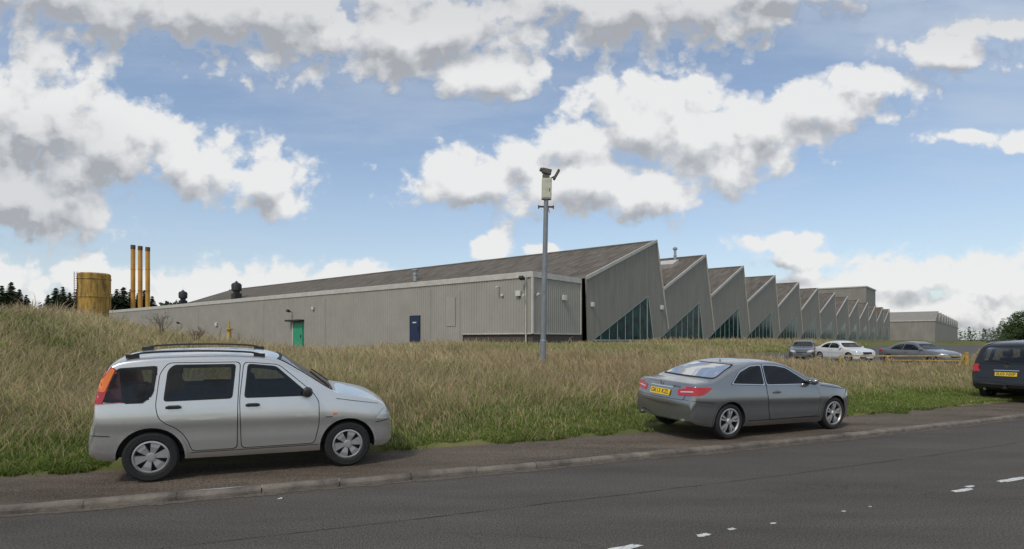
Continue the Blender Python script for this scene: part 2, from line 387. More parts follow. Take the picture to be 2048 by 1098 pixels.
for c,dm in (((-.08,6.75,3.7),(.05,.05,3.6)),((-.08,10.0,3.7),(.05,.05,4.4)),((-.08,24.5,3.3),(.05,.05,4.9)),((-.08,36.,3.3),(.05,.05,4.9)),((-.08,52.,3.3),(.05,.05,4.9))):
    mb=MB(); mb.box(c,dm); mb.obj('panel_joint_cover',M_clad,fac)
mb=MB(); mb.box((-.078,7.8,4.0),(.03,1.0,2.2)); mb.obj('wall_patch_panel',M_clad,fac)
peaks=[18.9,30.9,43.3,57.0,70.2,83.4,97.6,110.6,123.6,136.6,149.6,162.6,175.6]
VZ=6.6; PZ=11.0
mbR=MB()
def gable(root,p,q0,vx,y0,first=False,last=False,mg=M_gable):
    gs=q0; a=(p-1.5,5.9); c=(p-.4,1.8)
    hy=lambda x:1.8+(x-gs)*(5.9-1.8)/(a[0]-gs)
    pl=(gs+2.37,hy(gs+2.37))
    poly=[(vx,VZ),(p,PZ),(p+2.67,2.76),(p+.3,1.8),(p+.3,.3),(p-.4,.3),c,a]
    if first: poly+=[(gs,1.8),(gs,.3),(gs-.55,.3)]
    else: poly+=[pl]
    if last: poly=[(vx,VZ),(p,PZ),(p+1.4,VZ),(p+1.4,.3),(p-.4,.3),c,a,pl]
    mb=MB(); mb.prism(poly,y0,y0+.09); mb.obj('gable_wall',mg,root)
    mb=MB(); mb.prism([(gs,.3),(p-.4,.3),(p-.4,1.78),(gs,1.78)],y0+.02,y0+.3); mb.obj('sill_wall',M_brick,root)
    w=MB(); w.prism([(gs,1.8),(c[0],1.8),(a[0],a[1])],y0+.05,y0+.08); win=w.obj('window',M_glass,root)
    f=MB()
    f.beam((gs,y0+.03,1.83),(c[0],y0+.03,1.83),.05,.08); f.beam((gs,y0+.029,1.8),(a[0],y0+.029,a[1]-.03),.05,.09); f.beam((c[0]-.03,y0+.028,1.8),(a[0]-.03,y0+.028,a[1]),.05,.08,up=(1,0,0))
    for k in range(1,8):
        x=gs+(c[0]-gs)*k/8
        f.beam((x,y0+.038,1.85),(x,y0+.038,max(1.95,hy(x)-.03 if x<a[0] else 3.9)),.045,.03,up=(0,1,0))
    f.beam((a[0]-.15,y0+.036,1.85),(a[0]-.15,y0+.036,hy(a[0]-.15)-.03),.06,.03,up=(0,1,0))
    f.obj('frame',M_frame,win)
    t=MB(); t.beam((vx-.02,y0-.06,VZ+.02),(p,y0-.06,PZ+.04),.14,.26); t.beam((p,y0-.062,PZ+.12),((p+2.6) if not last else p+1.35,y0-.062,2.9 if not last else VZ),.10,.13,up=(1,0,0))
    t.obj('verge_trim',M_trim2,root)
pv=6.8; gs=7.7
for i,p in enumerate(peaks):
    gable(fac,p,gs,pv,0,i==0,i==len(peaks)-1)
    for a,b in (((pv,VZ),(p,PZ)),((p,PZ),(p+1.4,VZ))):
        mbR.add([(a[0],.0,a[1]),(b[0],.0,b[1]),(b[0],LW,b[1]),(a[0],LW,a[1])],[(0,1,2,3)])
    pv=p+1.4; gs=p+.3
mbR.add([(6.0,0.35,6.42),(6.8,0.35,6.6),(6.8,LW,6.6),(6.0,LW,6.42)],[(0,1,2,3)])
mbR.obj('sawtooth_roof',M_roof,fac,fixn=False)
M_rc=mat('ridge_cap',(.17,.15,.125),.9,var=.3,vscale=.7)
for p in peaks:
    mb=MB(); mb.beam((p,0.1,PZ+.05),(p,LW,PZ+.05),.22,.12); mb.obj('ridge_capping',M_rc,fac)
mb=MB()
mb.box((177.0+.1,LW/2,3.4),(.2,LW,6.4)); mb.box((88.5,LW+.1,3.4),(177,.2,6.4))
q=6.8
for p in peaks:
    mb.prism([(q,VZ),(p,PZ),(p+1.4,VZ)],LW-.05,LW+.12); q=p+1.4
mb.obj('rear_wall',M_clad,fac)
mb=MB(); mb.box((165-8,2+8.4,10.1),(16,16.6,11.8)); mb.obj('plant_room',M_gable,fac)
mb=MB(); mb.box((165-8,2+8.4,16.1),(16.3,17,.3)); mb.obj('plant_room_capping',M_trim2,fac)
d=MB(); d.box((-.14,11.8,2.71),(.08,1.05,2.06)); db=d.obj('door',M_blue,fac); db['label']='dark blue steel fire door with small white sign'
h=MB(); h.box((-.20,11.4,2.75),(.05,.1,.3)); h.obj('handle',M_dark,db)
h=MB(); h.box((-.19,11.8,3.25),(.015,.45,.10)); h.obj('sign',M_white,db)
h=MB(); h.box((-.12,11.8,3.78),(.14,1.2,.07)); h.box((-.12,11.24,2.7),(.14,.06,2.1)); h.box((-.12,12.36,2.7),(.14,.06,2.1)); h.obj('door_frame',M_blue,db)
d=MB(); d.box((-.14,29.1,2.25),(.08,1.6,2.6)); dg=d.obj('door',M_green,fac); dg['label']='bright green steel door under a small canopy'
h=MB(); h.box((-.20,28.6,2.2),(.05,.1,.3)); h.obj('handle',M_dark,dg)
h=MB(); h.box((-.40,29.4,3.76),(.65,2.5,.18)); h.obj('canopy',M_dark,dg)
h=MB(); h.box((-.14,30.05,2.3),(.16,.2,2.7)); h.obj('jamb',M_trim,dg)
def fit(name,s,y,z,dims,m): 
    mb=MB(); mb.box((s,y,z),dims); o=mb.obj(name,m,fac); md=o.modifiers.new('b','BEVEL'); md.width=.03; md.segments=2; return o
def flood(y,z):
    mb=MB(); mb.cyl((-.1,y,z),(-.5,y,z+.2),.03); mb.box((-.55,y,z+.15),(.28,.34,.18),ry=.5); mb.obj('flood_lamp',M_dark,fac)
flood(30.3,4.6); flood(.5,5.9); flood(57,3.9)
fit('alarm_box',-.18,1.1,5.05,(.16,.42,.38),M_white); fit('alarm_box',-.18,47,3.7,(.16,.5,.42),M_white); fit('alarm_box',-.18,26.5,4.9,(.14,.3,.3),M_white)
fit('alarm_box',3.6,-.18,4.9,(.42,.16,.38),M_white); fit('alarm_box',7.6,-.1,4.6,(.3,.2,.35),M_white); fit('alarm_box',20.0,-.1,4.9,(.45,.2,.4),M_white); fit('alarm_box',-.15,2.6,5.0,(.1,.2,.16),M_white)
for s,y,z in((-.3,.5,4.9),(-.3,2.9,5.6),(.3,-.3,5.0)):
    mb=MB(); mb.cyl((s,y,z),(s-.3,y-.1,z-.1),.07); mb.box((s+.10,y,z),(.25,.06,.06)); mb.obj('security_camera',M_white,fac)
mb=MB(); mb.cyl((-.15,.45,.8),(-.15,.45,6.1),.05); mb.obj('downpipe',M_trim,fac)
def vent(s,t,z,r,h,m,kind=0):
    mb=MB()
    if kind==0:
        mb.lathe([(r*.62,-.6),(r*.62,h*.38),(r*.95,h*.42),(r*1.0,h*.75),(r*.8,h*.84),(r*.35,h*.9),(.02,h)],18,(s,t,z),0,'z'); mb.box((s,t,z),(r*1.5,r*1.5,h*.5))
    else:
        mb.cyl((s,t,z-.5),(s,t,z+h*.8),r*.55,n=14); mb.lathe([(r*.6,h*.8),(r,h*.84),(r,h*.93),(.02,h)],14,(s,t,z),0,'z'); mb.cyl((s,t,z+h*.45),(s,t,z+h*.5),r*.75,n=14)
    return mb.obj('roof_vent',m,fac,smooth=True)
vent(10.5,83.6,8.0,.70,2.5,M_dark); vent(11,65.3,8.3,.75,2.6,M_dark); vent(12,25.6,8.5,.42,1.25,M_galv,1); vent(29,2.6,10.1,.25,1.9,M_galv,1)
mb=MB(); mb.box((28.0,3.0,9.8),(1.6,2.0,.9),ry=-.39); mb.obj('roof_light',M_trim,fac)
f2=empty('warehouse_building',(143.9,200,0),math.atan2(BA[1],BA[0])); tag(f2,'grey corrugated warehouse with sawtooth roof beyond the factory','warehouse')
mb=MB(); mb.box((80,10,4.2),(160,20,8.4)); mb.obj('wall',M_gable,f2)
mb=MB(); q=0
for i in range(10):
    p=q+14; mb.prism([(q,8.3),(p,12.2),(p+2,8.3)],-.1,20.1); q=p+2
mb.obj('sawtooth_roof',M_gable,f2)
mb=MB(); mb.box((-.1,10,8.5),(.3,20.4,.4)); mb.obj('fascia',M_trim2,f2)

# ------------------------------------------------------------------ tank and chimneys
M_yel=bpy.data.materials.new('stained_yellow'); n,l=nodes(M_yel); b=n['Principled BSDF']; b.inputs['Roughness'].default_value=.7
tc=n.new('ShaderNodeTexCoord'); mp=n.new('ShaderNodeMapping'); mp.inputs['Scale'].default_value=(.9,.9,.18); t=n.new('ShaderNodeTexNoise'); t.inputs['Scale'].default_value=1.3; t.inputs['Detail'].default_value=10; t.inputs['Roughness'].default_value=.7
r=n.new('ShaderNodeValToRGB'); e=r.color_ramp.elements; e[0].position=.36; e[0].color=(.12,.065,.025,1); e[1].position=.56; e[1].color=(.50,.30,.055,1)
l.new(tc.outputs['Object'],mp.inputs[0]); l.new(mp.outputs[0],t.inputs['Vector']); l.new(t.outputs['Fac'],r.inputs['Fac']); l.new(r.outputs['Color'],b.inputs['Base Color'])
tk=empty('storage_tank',(-74.6,105,1)); tag(tk,'rust-stained yellow cylindrical steel storage tank beside the factory','tank')
mb=MB(); mb.lathe([(2.5,-3),(2.5,12.5),(2.3,12.7),(.1,12.8)],40,(0,0,0),0,'z'); mb.obj('shell',M_yel,tk,smooth=True)
for z in(2,5.2,8.4,11.6):
    mb=MB(); mb.lathe([(2.52,z),(2.6,z+.02),(2.6,z+.15),(2.52,z+.17)],40,(0,0,0),0,'z'); mb.obj('stiffening_ring',M_yel,tk)
mb=MB()
for dx in(-.25,.25): mb.cyl((dx-1.7,-2.2,-1),(dx-1.7,-2.2,12.8),.05,n=6)
for i in range(32): mb.cyl((-1.95,-2.2,i*.4),(-1.45,-2.2,i*.4),.03,n=5)
mb.obj('ladder',M_rust,tk)
M_ch=mat('yellow_chimney',(.56,.29,.055),.6,var=.25,vscale=.6)
for i,(px,top) in enumerate(((-70.9,19.6),(-69.55,19.4),(-68.15,19.2))):
    c=empty('chimney',(px,110,0)); tag(c,'slim yellow steel chimney stack with dark rim','chimney','yellow chimney stacks behind the factory')
    mb=MB(); mb.lathe([(.38,-1),(.38,top-.8)],18,(0,0,0),0,'z'); mb.obj('shaft',M_ch,c,smooth=True)
    mb=MB(); mb.lathe([(.38,top-.8),(.41,top-.78),(.41,top),(.30,top),(.30,top-.6)],18,(0,0,0),0,'z'); mb.obj('rim',M_rust,c,smooth=True)
    for z in(6.5,11,15):
        mb=MB(); mb.lathe([(.39,z),(.44,z),(.44,z+.12),(.39,z+.12)],18,(0,0,0),0,'z'); mb.obj('band',M_ch,c)
M_by2=mat('bright_yellow_pipe',(.50,.31,.05),.6,var=.25,vscale=3)
gx_,gy_=toworld(-1.2,41.5); gp=empty('gas_riser',(gx_,gy_,float(H(gx_,gy_)))); tag(gp,'yellow steel pipe riser with valve by the wall','pipe')
mb=MB(); mb.cyl((0,0,-.2),(0,0,2.4),.28,.2); mb.cyl((0,0,2.4),(0,0,3.2),.09); mb.obj('pipe',M_by2,gp,smooth=True)
mb=MB(); mb.lathe([(.05,0),(.4,.05),(.4,.15),(.05,.2)],14,(0,0,2.2),0,'z'); mb.obj('valve',M_by2,gp,smooth=True)

# ------------------------------------------------------------------ pole
M_pole=mat('blue_grey_pole_paint',(.22,.24,.255),.5,metal=.2,var=.15,vscale=5)
M_cab=mat('cream_cabinet',(.52,.51,.41),.6,var=.15,vscale=6)
pz=float(H(1.04,20)); pole=empty('camera_pole',(1.04,20,pz)); tag(pole,'tall grey steel camera pole with cream cabinet standing in grass','pole')
pole.rotation_euler=(0,R(1.2),0)
mb=MB(); mb.cyl((0,0,-.3),(0,0,1.0),.105,.105,20); mb.cyl((0,0,1.0),(0,0,6.0),.09,.08,20); mb.cyl((0,0,.98),(0,0,1.03),.115,.1,20); mb.obj('shaft',M_pole,pole,smooth=True)
mb=MB(); mb.box((.01,0,6.15),(.33,.26,.70)); mb.box((.01,-.135,6.15),(.27,.02,.62)); o=mb.obj('cabinet',M_cab,pole); md=o.modifiers.new('b','BEVEL'); md.width=.015; md.segments=2
h=MB(); h.box((.10,-.155,6.1),(.02,.02,.1)); h.obj('cabinet_latch',M_dark,o)
mb=MB(); mb.beam((-.27,0,5.55),(.27,0,5.55),.05,.05); mb.cyl((-.25,0,5.48),(-.25,0,5.60),.02); mb.cyl((.25,0,5.48),(.25,0,5.60),.02); mb.beam((.12,-.02,5.35),(.05,-.02,5.6),.02,.02); mb.obj('cross_arm',M_dark,pole)
M_cam=mat('weathered_camera',(.10,.09,.075),.7,var=.4,vscale=14)
mb=MB(); mb.box((-.02,0,6.56),(.24,.2,.16)); mb.cyl((-.02,0,6.5),(-.02,0,6.72),.09); mb.box((0.0,-.05,6.74),(.32,.17,.16),ry=.2); mb.cyl((-.16,-.05,6.78),(-.22,-.08,6.80),.07) 
mb.obj('camera_head',M_cam,pole)
mb=MB(); mb.beam((.1,0,6.5),(.28,0,6.60),.04,.04); mb.box((.33,-.03,6.64),(.08,.26,.34),ry=.5); mb.obj('lamp_head',M_cam,pole)

# ------------------------------------------------------------------ barrier
M_by=mat('faded_yellow_barrier',(.40,.27,.07),.7,var=.4,vscale=5)
def gate(x0,y0,x1,y1,label):
    z0=float(H(x0,y0)); g=empty('barrier_gate',(x1,y1,float(H(x1,y1)))); tag(g,label,'barrier')
    dx,dy=x0-x1,y0-y1; dz=z0-g.location[2]
    mb=MB(); mb.box((0,0,.20),(.15,.15,1.5)); mb.obj('post',M_by,g)
    mb=MB(); mb.beam((0,0,.76),(dx,dy,.76+dz),.06,.07); mb.obj('rail',M_by,g)
    mb=MB(); mb.beam((0,0,.50),(dx*.62,dy*.62,.52),.04,.05); mb.obj('lower_rail',M_by,g)
    mb=MB(); mb.beam((-.03,0,.92),(dx*.07,dy*.07,.1),.06,.07); mb.obj('brace',M_by,g)
    for f in(.62,1.0):
        mb=MB(); mb.box((dx*f,dy*f,.2+dz*f),(.08,.08,1.1)); mb.obj('support_post',M_by,g)
gate(17.4,31.2,23.4,30.3,'faded yellow steel barrier gate at the car park entrance')

# ------------------------------------------------------------------ trees
def leafmat(name,c): return mat(name,c,.9,var=.5,vscale=1.2,spec=.15)
M_con=leafmat('conifer_needles',(.036,.052,.022)); M_bark=mat('bark',(.06,.045,.035),.95,var=.3,vscale=8)
M_leaf=leafmat('broad_leaf',(.045,.075,.022)); M_wood=leafmat('distant_wood_leaf',(.050,.070,.036))
def conifer_mesh(seed,h=12):
    r=random.Random(seed); mb=MB(); z=h*.04
    while z<h*.985:
        f=1-z/h; L=(.36*h*f**.85+.15)*r.uniform(.75,1.15); nb=max(6,int(8+12*f))
        for i in range(nb):
            a=r.uniform(0,6.283); l=L*r.uniform(.6,1.1); dr=-.25*l*r.uniform(.4,1.4); 
            dx,dy=math.cos(a),math.sin(a)
            for k in range(7):
                t=(k+.5)/7; px=dx*l*t; py=dy*l*t; pz=z+dr*t*t+.1*r.uniform(-1,1)
                w=.34*l*(1-t*.7)*r.uniform(.6,1.2)+.12
                for sgn in(-1,1):
                    ex=px-dy*w*sgn+dx*w*.5; ey=py+dx*w*sgn+dy*w*.5; ez=pz-w*.5*r.uniform(0,1.6)
                    mb.add([(px-dx*.16*l,py-dy*.16*l,pz+.06),(px+dx*.14*l,py+dy*.14*l,pz-.04),(ex,ey,ez)],[(0,1,2)])
        z+=h*.022*r.uniform(.7,1.3)
    return mb
con=[]
for sd in range(3): con.append(conifer_mesh(sd).obj('crown',M_con,fixn=False).data)
for o in [o for o in COL.objects if o.name.startswith('crown')]: bpy.data.objects.remove(o)
tmb=MB(); tmb.cyl((0,0,-1),(0,0,11.6),.2,.03,8); to=tmb.obj('trunk',M_bark); tme=to.data; bpy.data.objects.remove(to)
def conifer(x,y,s,k,w=1):
    e=empty('conifer_tree',(x,y,1.0),random.uniform(0,6)); tag(e,'dark green conifer tree standing behind the grassy bank','tree','dark conifer trees on the skyline')
    e.scale=(s*w,s*w,s)
    for nm,me in(('trunk',tme),('crown',con[k%3])):
        o=bpy.data.objects.new(nm,me); COL.objects.link(o); o.parent=e
for i,(u,topv,yy) in enumerate([(-.868,.094,95),(-.852,.100,105),(-.838,.088,98),(-.885,.09,100),(-.905,.1,100),(-.93,.085,98),(-.826,.078,110),(-.860,.082,112),(-.845,.084,118),(-.876,.08,115),(-.789,.078,110),(-.776,.090,118),(-.764,.092,112),(-.752,.082,120),(-.77,.078,125),(-.74,.088,114),(-.731,.078,122),(-.683,.080,135),(-.672,.088,130),(-.661,.091,138),(-.648,.088,132),(-.636,.081,136),(-.625,.086,132),(-.612,.076,140),(-.96,.09,104),(-.99,.1,100)]):
    hh=(topv*yy+.84)/12.; conifer(u*yy,yy,hh,i,random.uniform(.95,1.3))
def leafcloud(mb,c,rad,n,ls,r):
    for _ in range(n):
        a=r.uniform(0,6.283); b=math.acos(r.uniform(-1,1)); q=rad*r.uniform(.35,1)**.5
        p=Vector((c[0]+q*math.sin(b)*math.cos(a),c[1]+q*math.sin(b)*math.sin(a),c[2]+q*.8*math.cos(b)))
        u=Vector((r.gauss(0,1),r.gauss(0,1),r.gauss(0,1))).normalized(); v=u.orthogonal().normalized(); s=ls*r.uniform(.5,1.3)
        mb.add([p-u*s,p-v*s*.6,p+u*s,p+v*s*.6],[(0,1,2,3)])
def broad(x,y,h,sd,w=1.):
    r=random.Random(sd); e=empty('broadleaf_tree',(x,y,.5)); tag(e,'rounded green broadleaf tree at the field edge','tree','broadleaf trees along the field edge')
    t=MB(); t.cyl((0,0,-.5),(0,0,h*.45),h*.03,h*.018,8)
    c=MB()
    for i in range(24):
        a=r.uniform(0,6.283); l=h*.30*w*r.uniform(.3,1.1); z=h*r.uniform(.18,.85)
        l*=1-.5*max(0,(z/h-.6)/.3)
        p=(l*math.cos(a),l*math.sin(a),z); t.cyl((0,0,h*r.uniform(.15,.42)),p,h*.010,h*.003,5)
        leafcloud(c,p,h*.17*r.uniform(.7,1.2),170,h*.022,r)
    t.obj('trunk',M_bark,e); c.obj('crown',M_leaf,e,fixn=False)
for i,(u,top,yy) in enumerate([(.872,.056,120),(.858,.046,135),(.885,.058,118),(.90,.055,125),(.846,.036,150),(.925,.06,120),(.95,.055,122),(.975,.06,120)]):
    broad(u*yy,yy,(top*yy+1.4),i+40,1.2)
def wood(name,u0,u1,Y0,top,n,sd):
    r=random.Random(sd); mb=MB()
    for i in range(n):
        u=r.uniform(u0,u1); yy=Y0*r.uniform(1,1.25); hh=top*yy*r.uniform(.45,1.05)+1.5
        x=u*yy; w=hh*.22
        for k in range(34):
            z=hh*r.uniform(.0,1); ww=w*(1.15-z/hh); p=Vector((x+r.uniform(-1,1)*ww,yy+r.uniform(-1,1)*ww,z)); s=hh*.055*r.uniform(.5,1.2)
            uu=Vector((r.gauss(0,1),r.gauss(0,1),r.gauss(0,1))).normalized(); v=uu.orthogonal().normalized()
            mb.add([p-uu*s,p-v*s,p+uu*s,p+v*s],[(0,1,2,3)])
    o=mb.obj(name,M_wood,fixn=False); o['kind']='stuff'; o['label']='far-off dark green wood along the horizon'; o['category']='wood'
wood('distant_wood',.74,1.3,330,.022,460,1); wood('distant_wood',-1.3,-.55,210,.066,560,2)
M_twig=mat('dry_twig',(.14,.095,.065),.9,var=.3,vscale=5)
def shrub(x,y,h,sd,label):
    r=random.Random(sd); e=empty('dry_shrub',(x,y,float(H(x,y))-.05)); tag(e,label,'shrub','dry bushes in the meadow')
    s=MB(); lf=MB()
    for i in range(14):
        a=r.uniform(0,6.283); l=r.uniform(.15,.45)*h; p1=Vector((l*.4*math.cos(a),l*.4*math.sin(a),h*r.uniform(.4,.6))); p2=p1+Vector((l*.7*math.cos(a),l*.7*math.sin(a),h*r.uniform(.2,.45)))
        s.cyl((0,0,0),p1,.009,.006,5); s.cyl(p1,p2,.006,.003,4)
        for k in range(6):
            q=p1.lerp(p2,r.random()); q2=q+Vector((r.uniform(-1,1),r.uniform(-1,1),r.uniform(.1,1)))*.16*h; s.cyl(q,q2,.004,.002,3)
            leafcloud(lf,q2,.06*h,3,.014,r)
    s.obj('stem',M_twig,e); lf.obj('leaves',M_twig,e,fixn=False)
for i,(x,y,h) in enumerate([(-11.9,20,1.05),(-10.9,20.2,.75),(-2.4,24,.55),(5.2,24,.5),(9,24,.5)]):
    shrub(x,y,h,i,'dry brown leafless shrub standing in tall grass')

# ------------------------------------------------------------------ vehicles
def pchip(pts):
    x=[p[0] for p in pts]; y=[p[1] for p in pts]; n=len(x)
    h=[x[i+1]-x[i] for i in range(n-1)]; dl=[(y[i+1]-y[i])/h[i] for i in range(n-1)]
    m=[dl[0]]+[0 if dl[i-1]*dl[i]<=0 else 3*(h[i-1]+h[i])/((2*h[i]+h[i-1])/dl[i-1]+(h[i]+2*h[i-1])/dl[i]) for i in range(1,n-1)]+[dl[-1]]
    def f(t):
        if t<=x[0]: return y[0]
        if t>=x[-1]: return y[-1]
        i=0
        while t>x[i+1]: i+=1
        s=(t-x[i])/h[i]; return y[i]*(1+2*s)*(1-s)**2+m[i]*h[i]*s*(1-s)**2+y[i+1]*s*s*(3-2*s)+m[i+1]*h[i]*s*s*(s-1)
    return f
def area(p): return sum(p[i][0]*p[(i+1)%len(p)][1]-p[(i+1)%len(p)][0]*p[i][1] for i in range(len(p)))/2
def inset(p,d):
    if area(p)<0: p=p[::-1]
    n=len(p); out=[]
    for i in range(n):
        a=Vector(p[i-1]);b=Vector(p[i]);c=Vector(p[(i+1)%n])
        e1=(b-a).normalized();e2=(c-b).normalized(); n1=Vector((-e1.y,e1.x));n2=Vector((-e2.y,e2.x))
        k=n1+n2; k/=max(.25,k.dot(n1)); out.append(tuple(b+k*d))
    return out
def rnd(p,r,n=4):
    out=[]; N=len(p)
    for i in range(N):
        a=Vector(p[i-1]);b=Vector(p[i]);c=Vector(p[(i+1)%N])
        ra=min(r,(a-b).length*.45); rc=min(r,(c-b).length*.45)
        s=b+(a-b).normalized()*ra; e=b+(c-b).normalized()*rc
        for k in range(n+1):
            t=k/n; out.append(tuple(s*(1-t)**2+b*2*t*(1-t)+e*t*t))
    return out
def inpoly(x,y,p):
    c=False; n=len(p); j=n-1
    for i in range(n):
        if (p[i][1]>y)!=(p[j][1]>y) and x<(p[j][0]-p[i][0])*(y-p[i][1])/(p[j][1]-p[i][1])+p[i][0]: c=not c
        j=i
    return c
def carpaint(name,c,metal=.45,rough=.34,coat=.7): return mat(name,c,rough,metal=metal,coat=coat,var=.03,vscale=2)
M_cglass=bpy.data.materials.new('tinted_car_glass'); n,l=nodes(M_cglass); n.remove(n['Principled BSDF'])
tb=n.new('ShaderNodeBsdfTransparent'); tb.inputs[0].default_value=(.50,.54,.53,1); gb=n.new('ShaderNodeBsdfGlossy'); gb.inputs['Roughness'].default_value=.02; fr=n.new('ShaderNodeFresnel'); fr.inputs[0].default_value=1.5
mx=n.new('ShaderNodeMixShader'); l.new(fr.outputs[0],mx.inputs[0]); l.new(tb.outputs[0],mx.inputs[1]); l.new(gb.outputs[0],mx.inputs[2]); l.new(mx.outputs[0],n['Material Output'].inputs[0])
M_rub=mat('black_rubber',(.012,.012,.012),.7)
M_tyre=mat('tyre_rubber',(.018,.018,.018),.85,bump=.4,bscale=30)
M_alloy=mat('alloy_silver',(.42,.42,.42),.4,metal=.5,var=.15)
M_blk=mat('black_plastic',(.02,.02,.021),.5)
M_seat=mat('seat_cloth',(.035,.035,.037),.9,var=.3,vscale=9); M_dash=mat('dashboard_plastic',(.025,.025,.025),.7)
M_red=mat('red_lens',(.46,.008,.010),.15,spec=.6,coat=.4); M_org=mat('orange_lens',(.85,.20,.02),.2,coat=.4); M_clr=mat('clear_lens',(.55,.57,.58),.08,metal=.3,coat=.8)
M_chr=mat('chrome',(.7,.71,.72),.12,metal=1); M_plate=mat('yellow_plate',(.80,.52,.02),.45)
def text_mesh(txt,size):
    cu=bpy.data.curves.new('t','FONT'); cu.body=txt; cu.size=size; cu.align_x='CENTER'; cu.align_y='CENTER'; cu.extrude=.001; cu.offset=.0015
    ob=bpy.data.objects.new('t',cu); COL.objects.link(ob); dg=bpy.context.evaluated_depsgraph_get(); dg.update()
    me=bpy.data.meshes.new_from_object(ob.evaluated_get(dg)); bpy.data.objects.remove(ob); return me
def wheel_into(root,x,y,r,side,spokes,rimr,style):
    w=empty('wheel',(x,y,r),0,root)
    s=side
    mb=MB(); ww=.19
    prof=[(rimr,-ww/2*.8),(rimr+.02,-ww/2),(r-.03,-ww/2),(r-.006,-ww/2+.025),(r,0),(r-.006,ww/2-.025),(r-.03,ww/2),(rimr+.02,ww/2),(rimr,ww/2*.8)]
    mb.lathe(prof,40); mb.obj('tyre',M_tyre,w,smooth=True)
    mb=MB(); o=s*ww/2
    mb.lathe([(.02,o-s*.09),(rimr,o-s*.09)],32,mi=1)
    mb.lathe([(rimr,o-s*.12),(rimr,o-s*.012),(rimr-.018,o-s*.004),(rimr-.03,o-s*.03)],40)
    mb.lathe([(.001,o-s*.004),(.045,o-s*.006),(.058,o-s*.03),(.06,o-s*.06)],20)
    for i in range(spokes):
        a=2*math.pi*i/spokes+.2
        offs=[0] if style==0 else [-.17,.17]
        for q in offs:
            ca,sa=math.cos(a+q),math.sin(a+q); ca0,sa0=math.cos(a+q*.55),math.sin(a+q*.55)
            w0,w1=(.024,.062) if style==0 else (.012,.019)
            p0=Vector((ca0*.045,0,sa0*.045)); p1=Vector((ca*(rimr-.012),0,sa*(rimr-.012))); pm=p0.lerp(p1,.55)
            t=Vector((-sa,0,ca))
            vs=[]
            for p,wd,dep in((p0,w0,.022),(pm,(w0+w1)/2,.012),(p1,w1,.02)):
                for sg in(-1,1): vs.append(p+t*wd*sg+Vector((0,o-s*dep,0)))
                for sg in(-1,1): vs.append(p+t*wd*1.1*sg+Vector((0,o-s*(dep+.045),0)))
            fs=[]
            for k in(0,4): fs+=[(k,k+1,k+5,k+4),(k+1,k+3,k+7,k+5),(k+2,k,k+4,k+6),(k+3,k+2,k+6,k+7)]
            mb.add(vs,fs)
    mb.obj('rim',[M_alloy,M_blk],w,smooth=False)
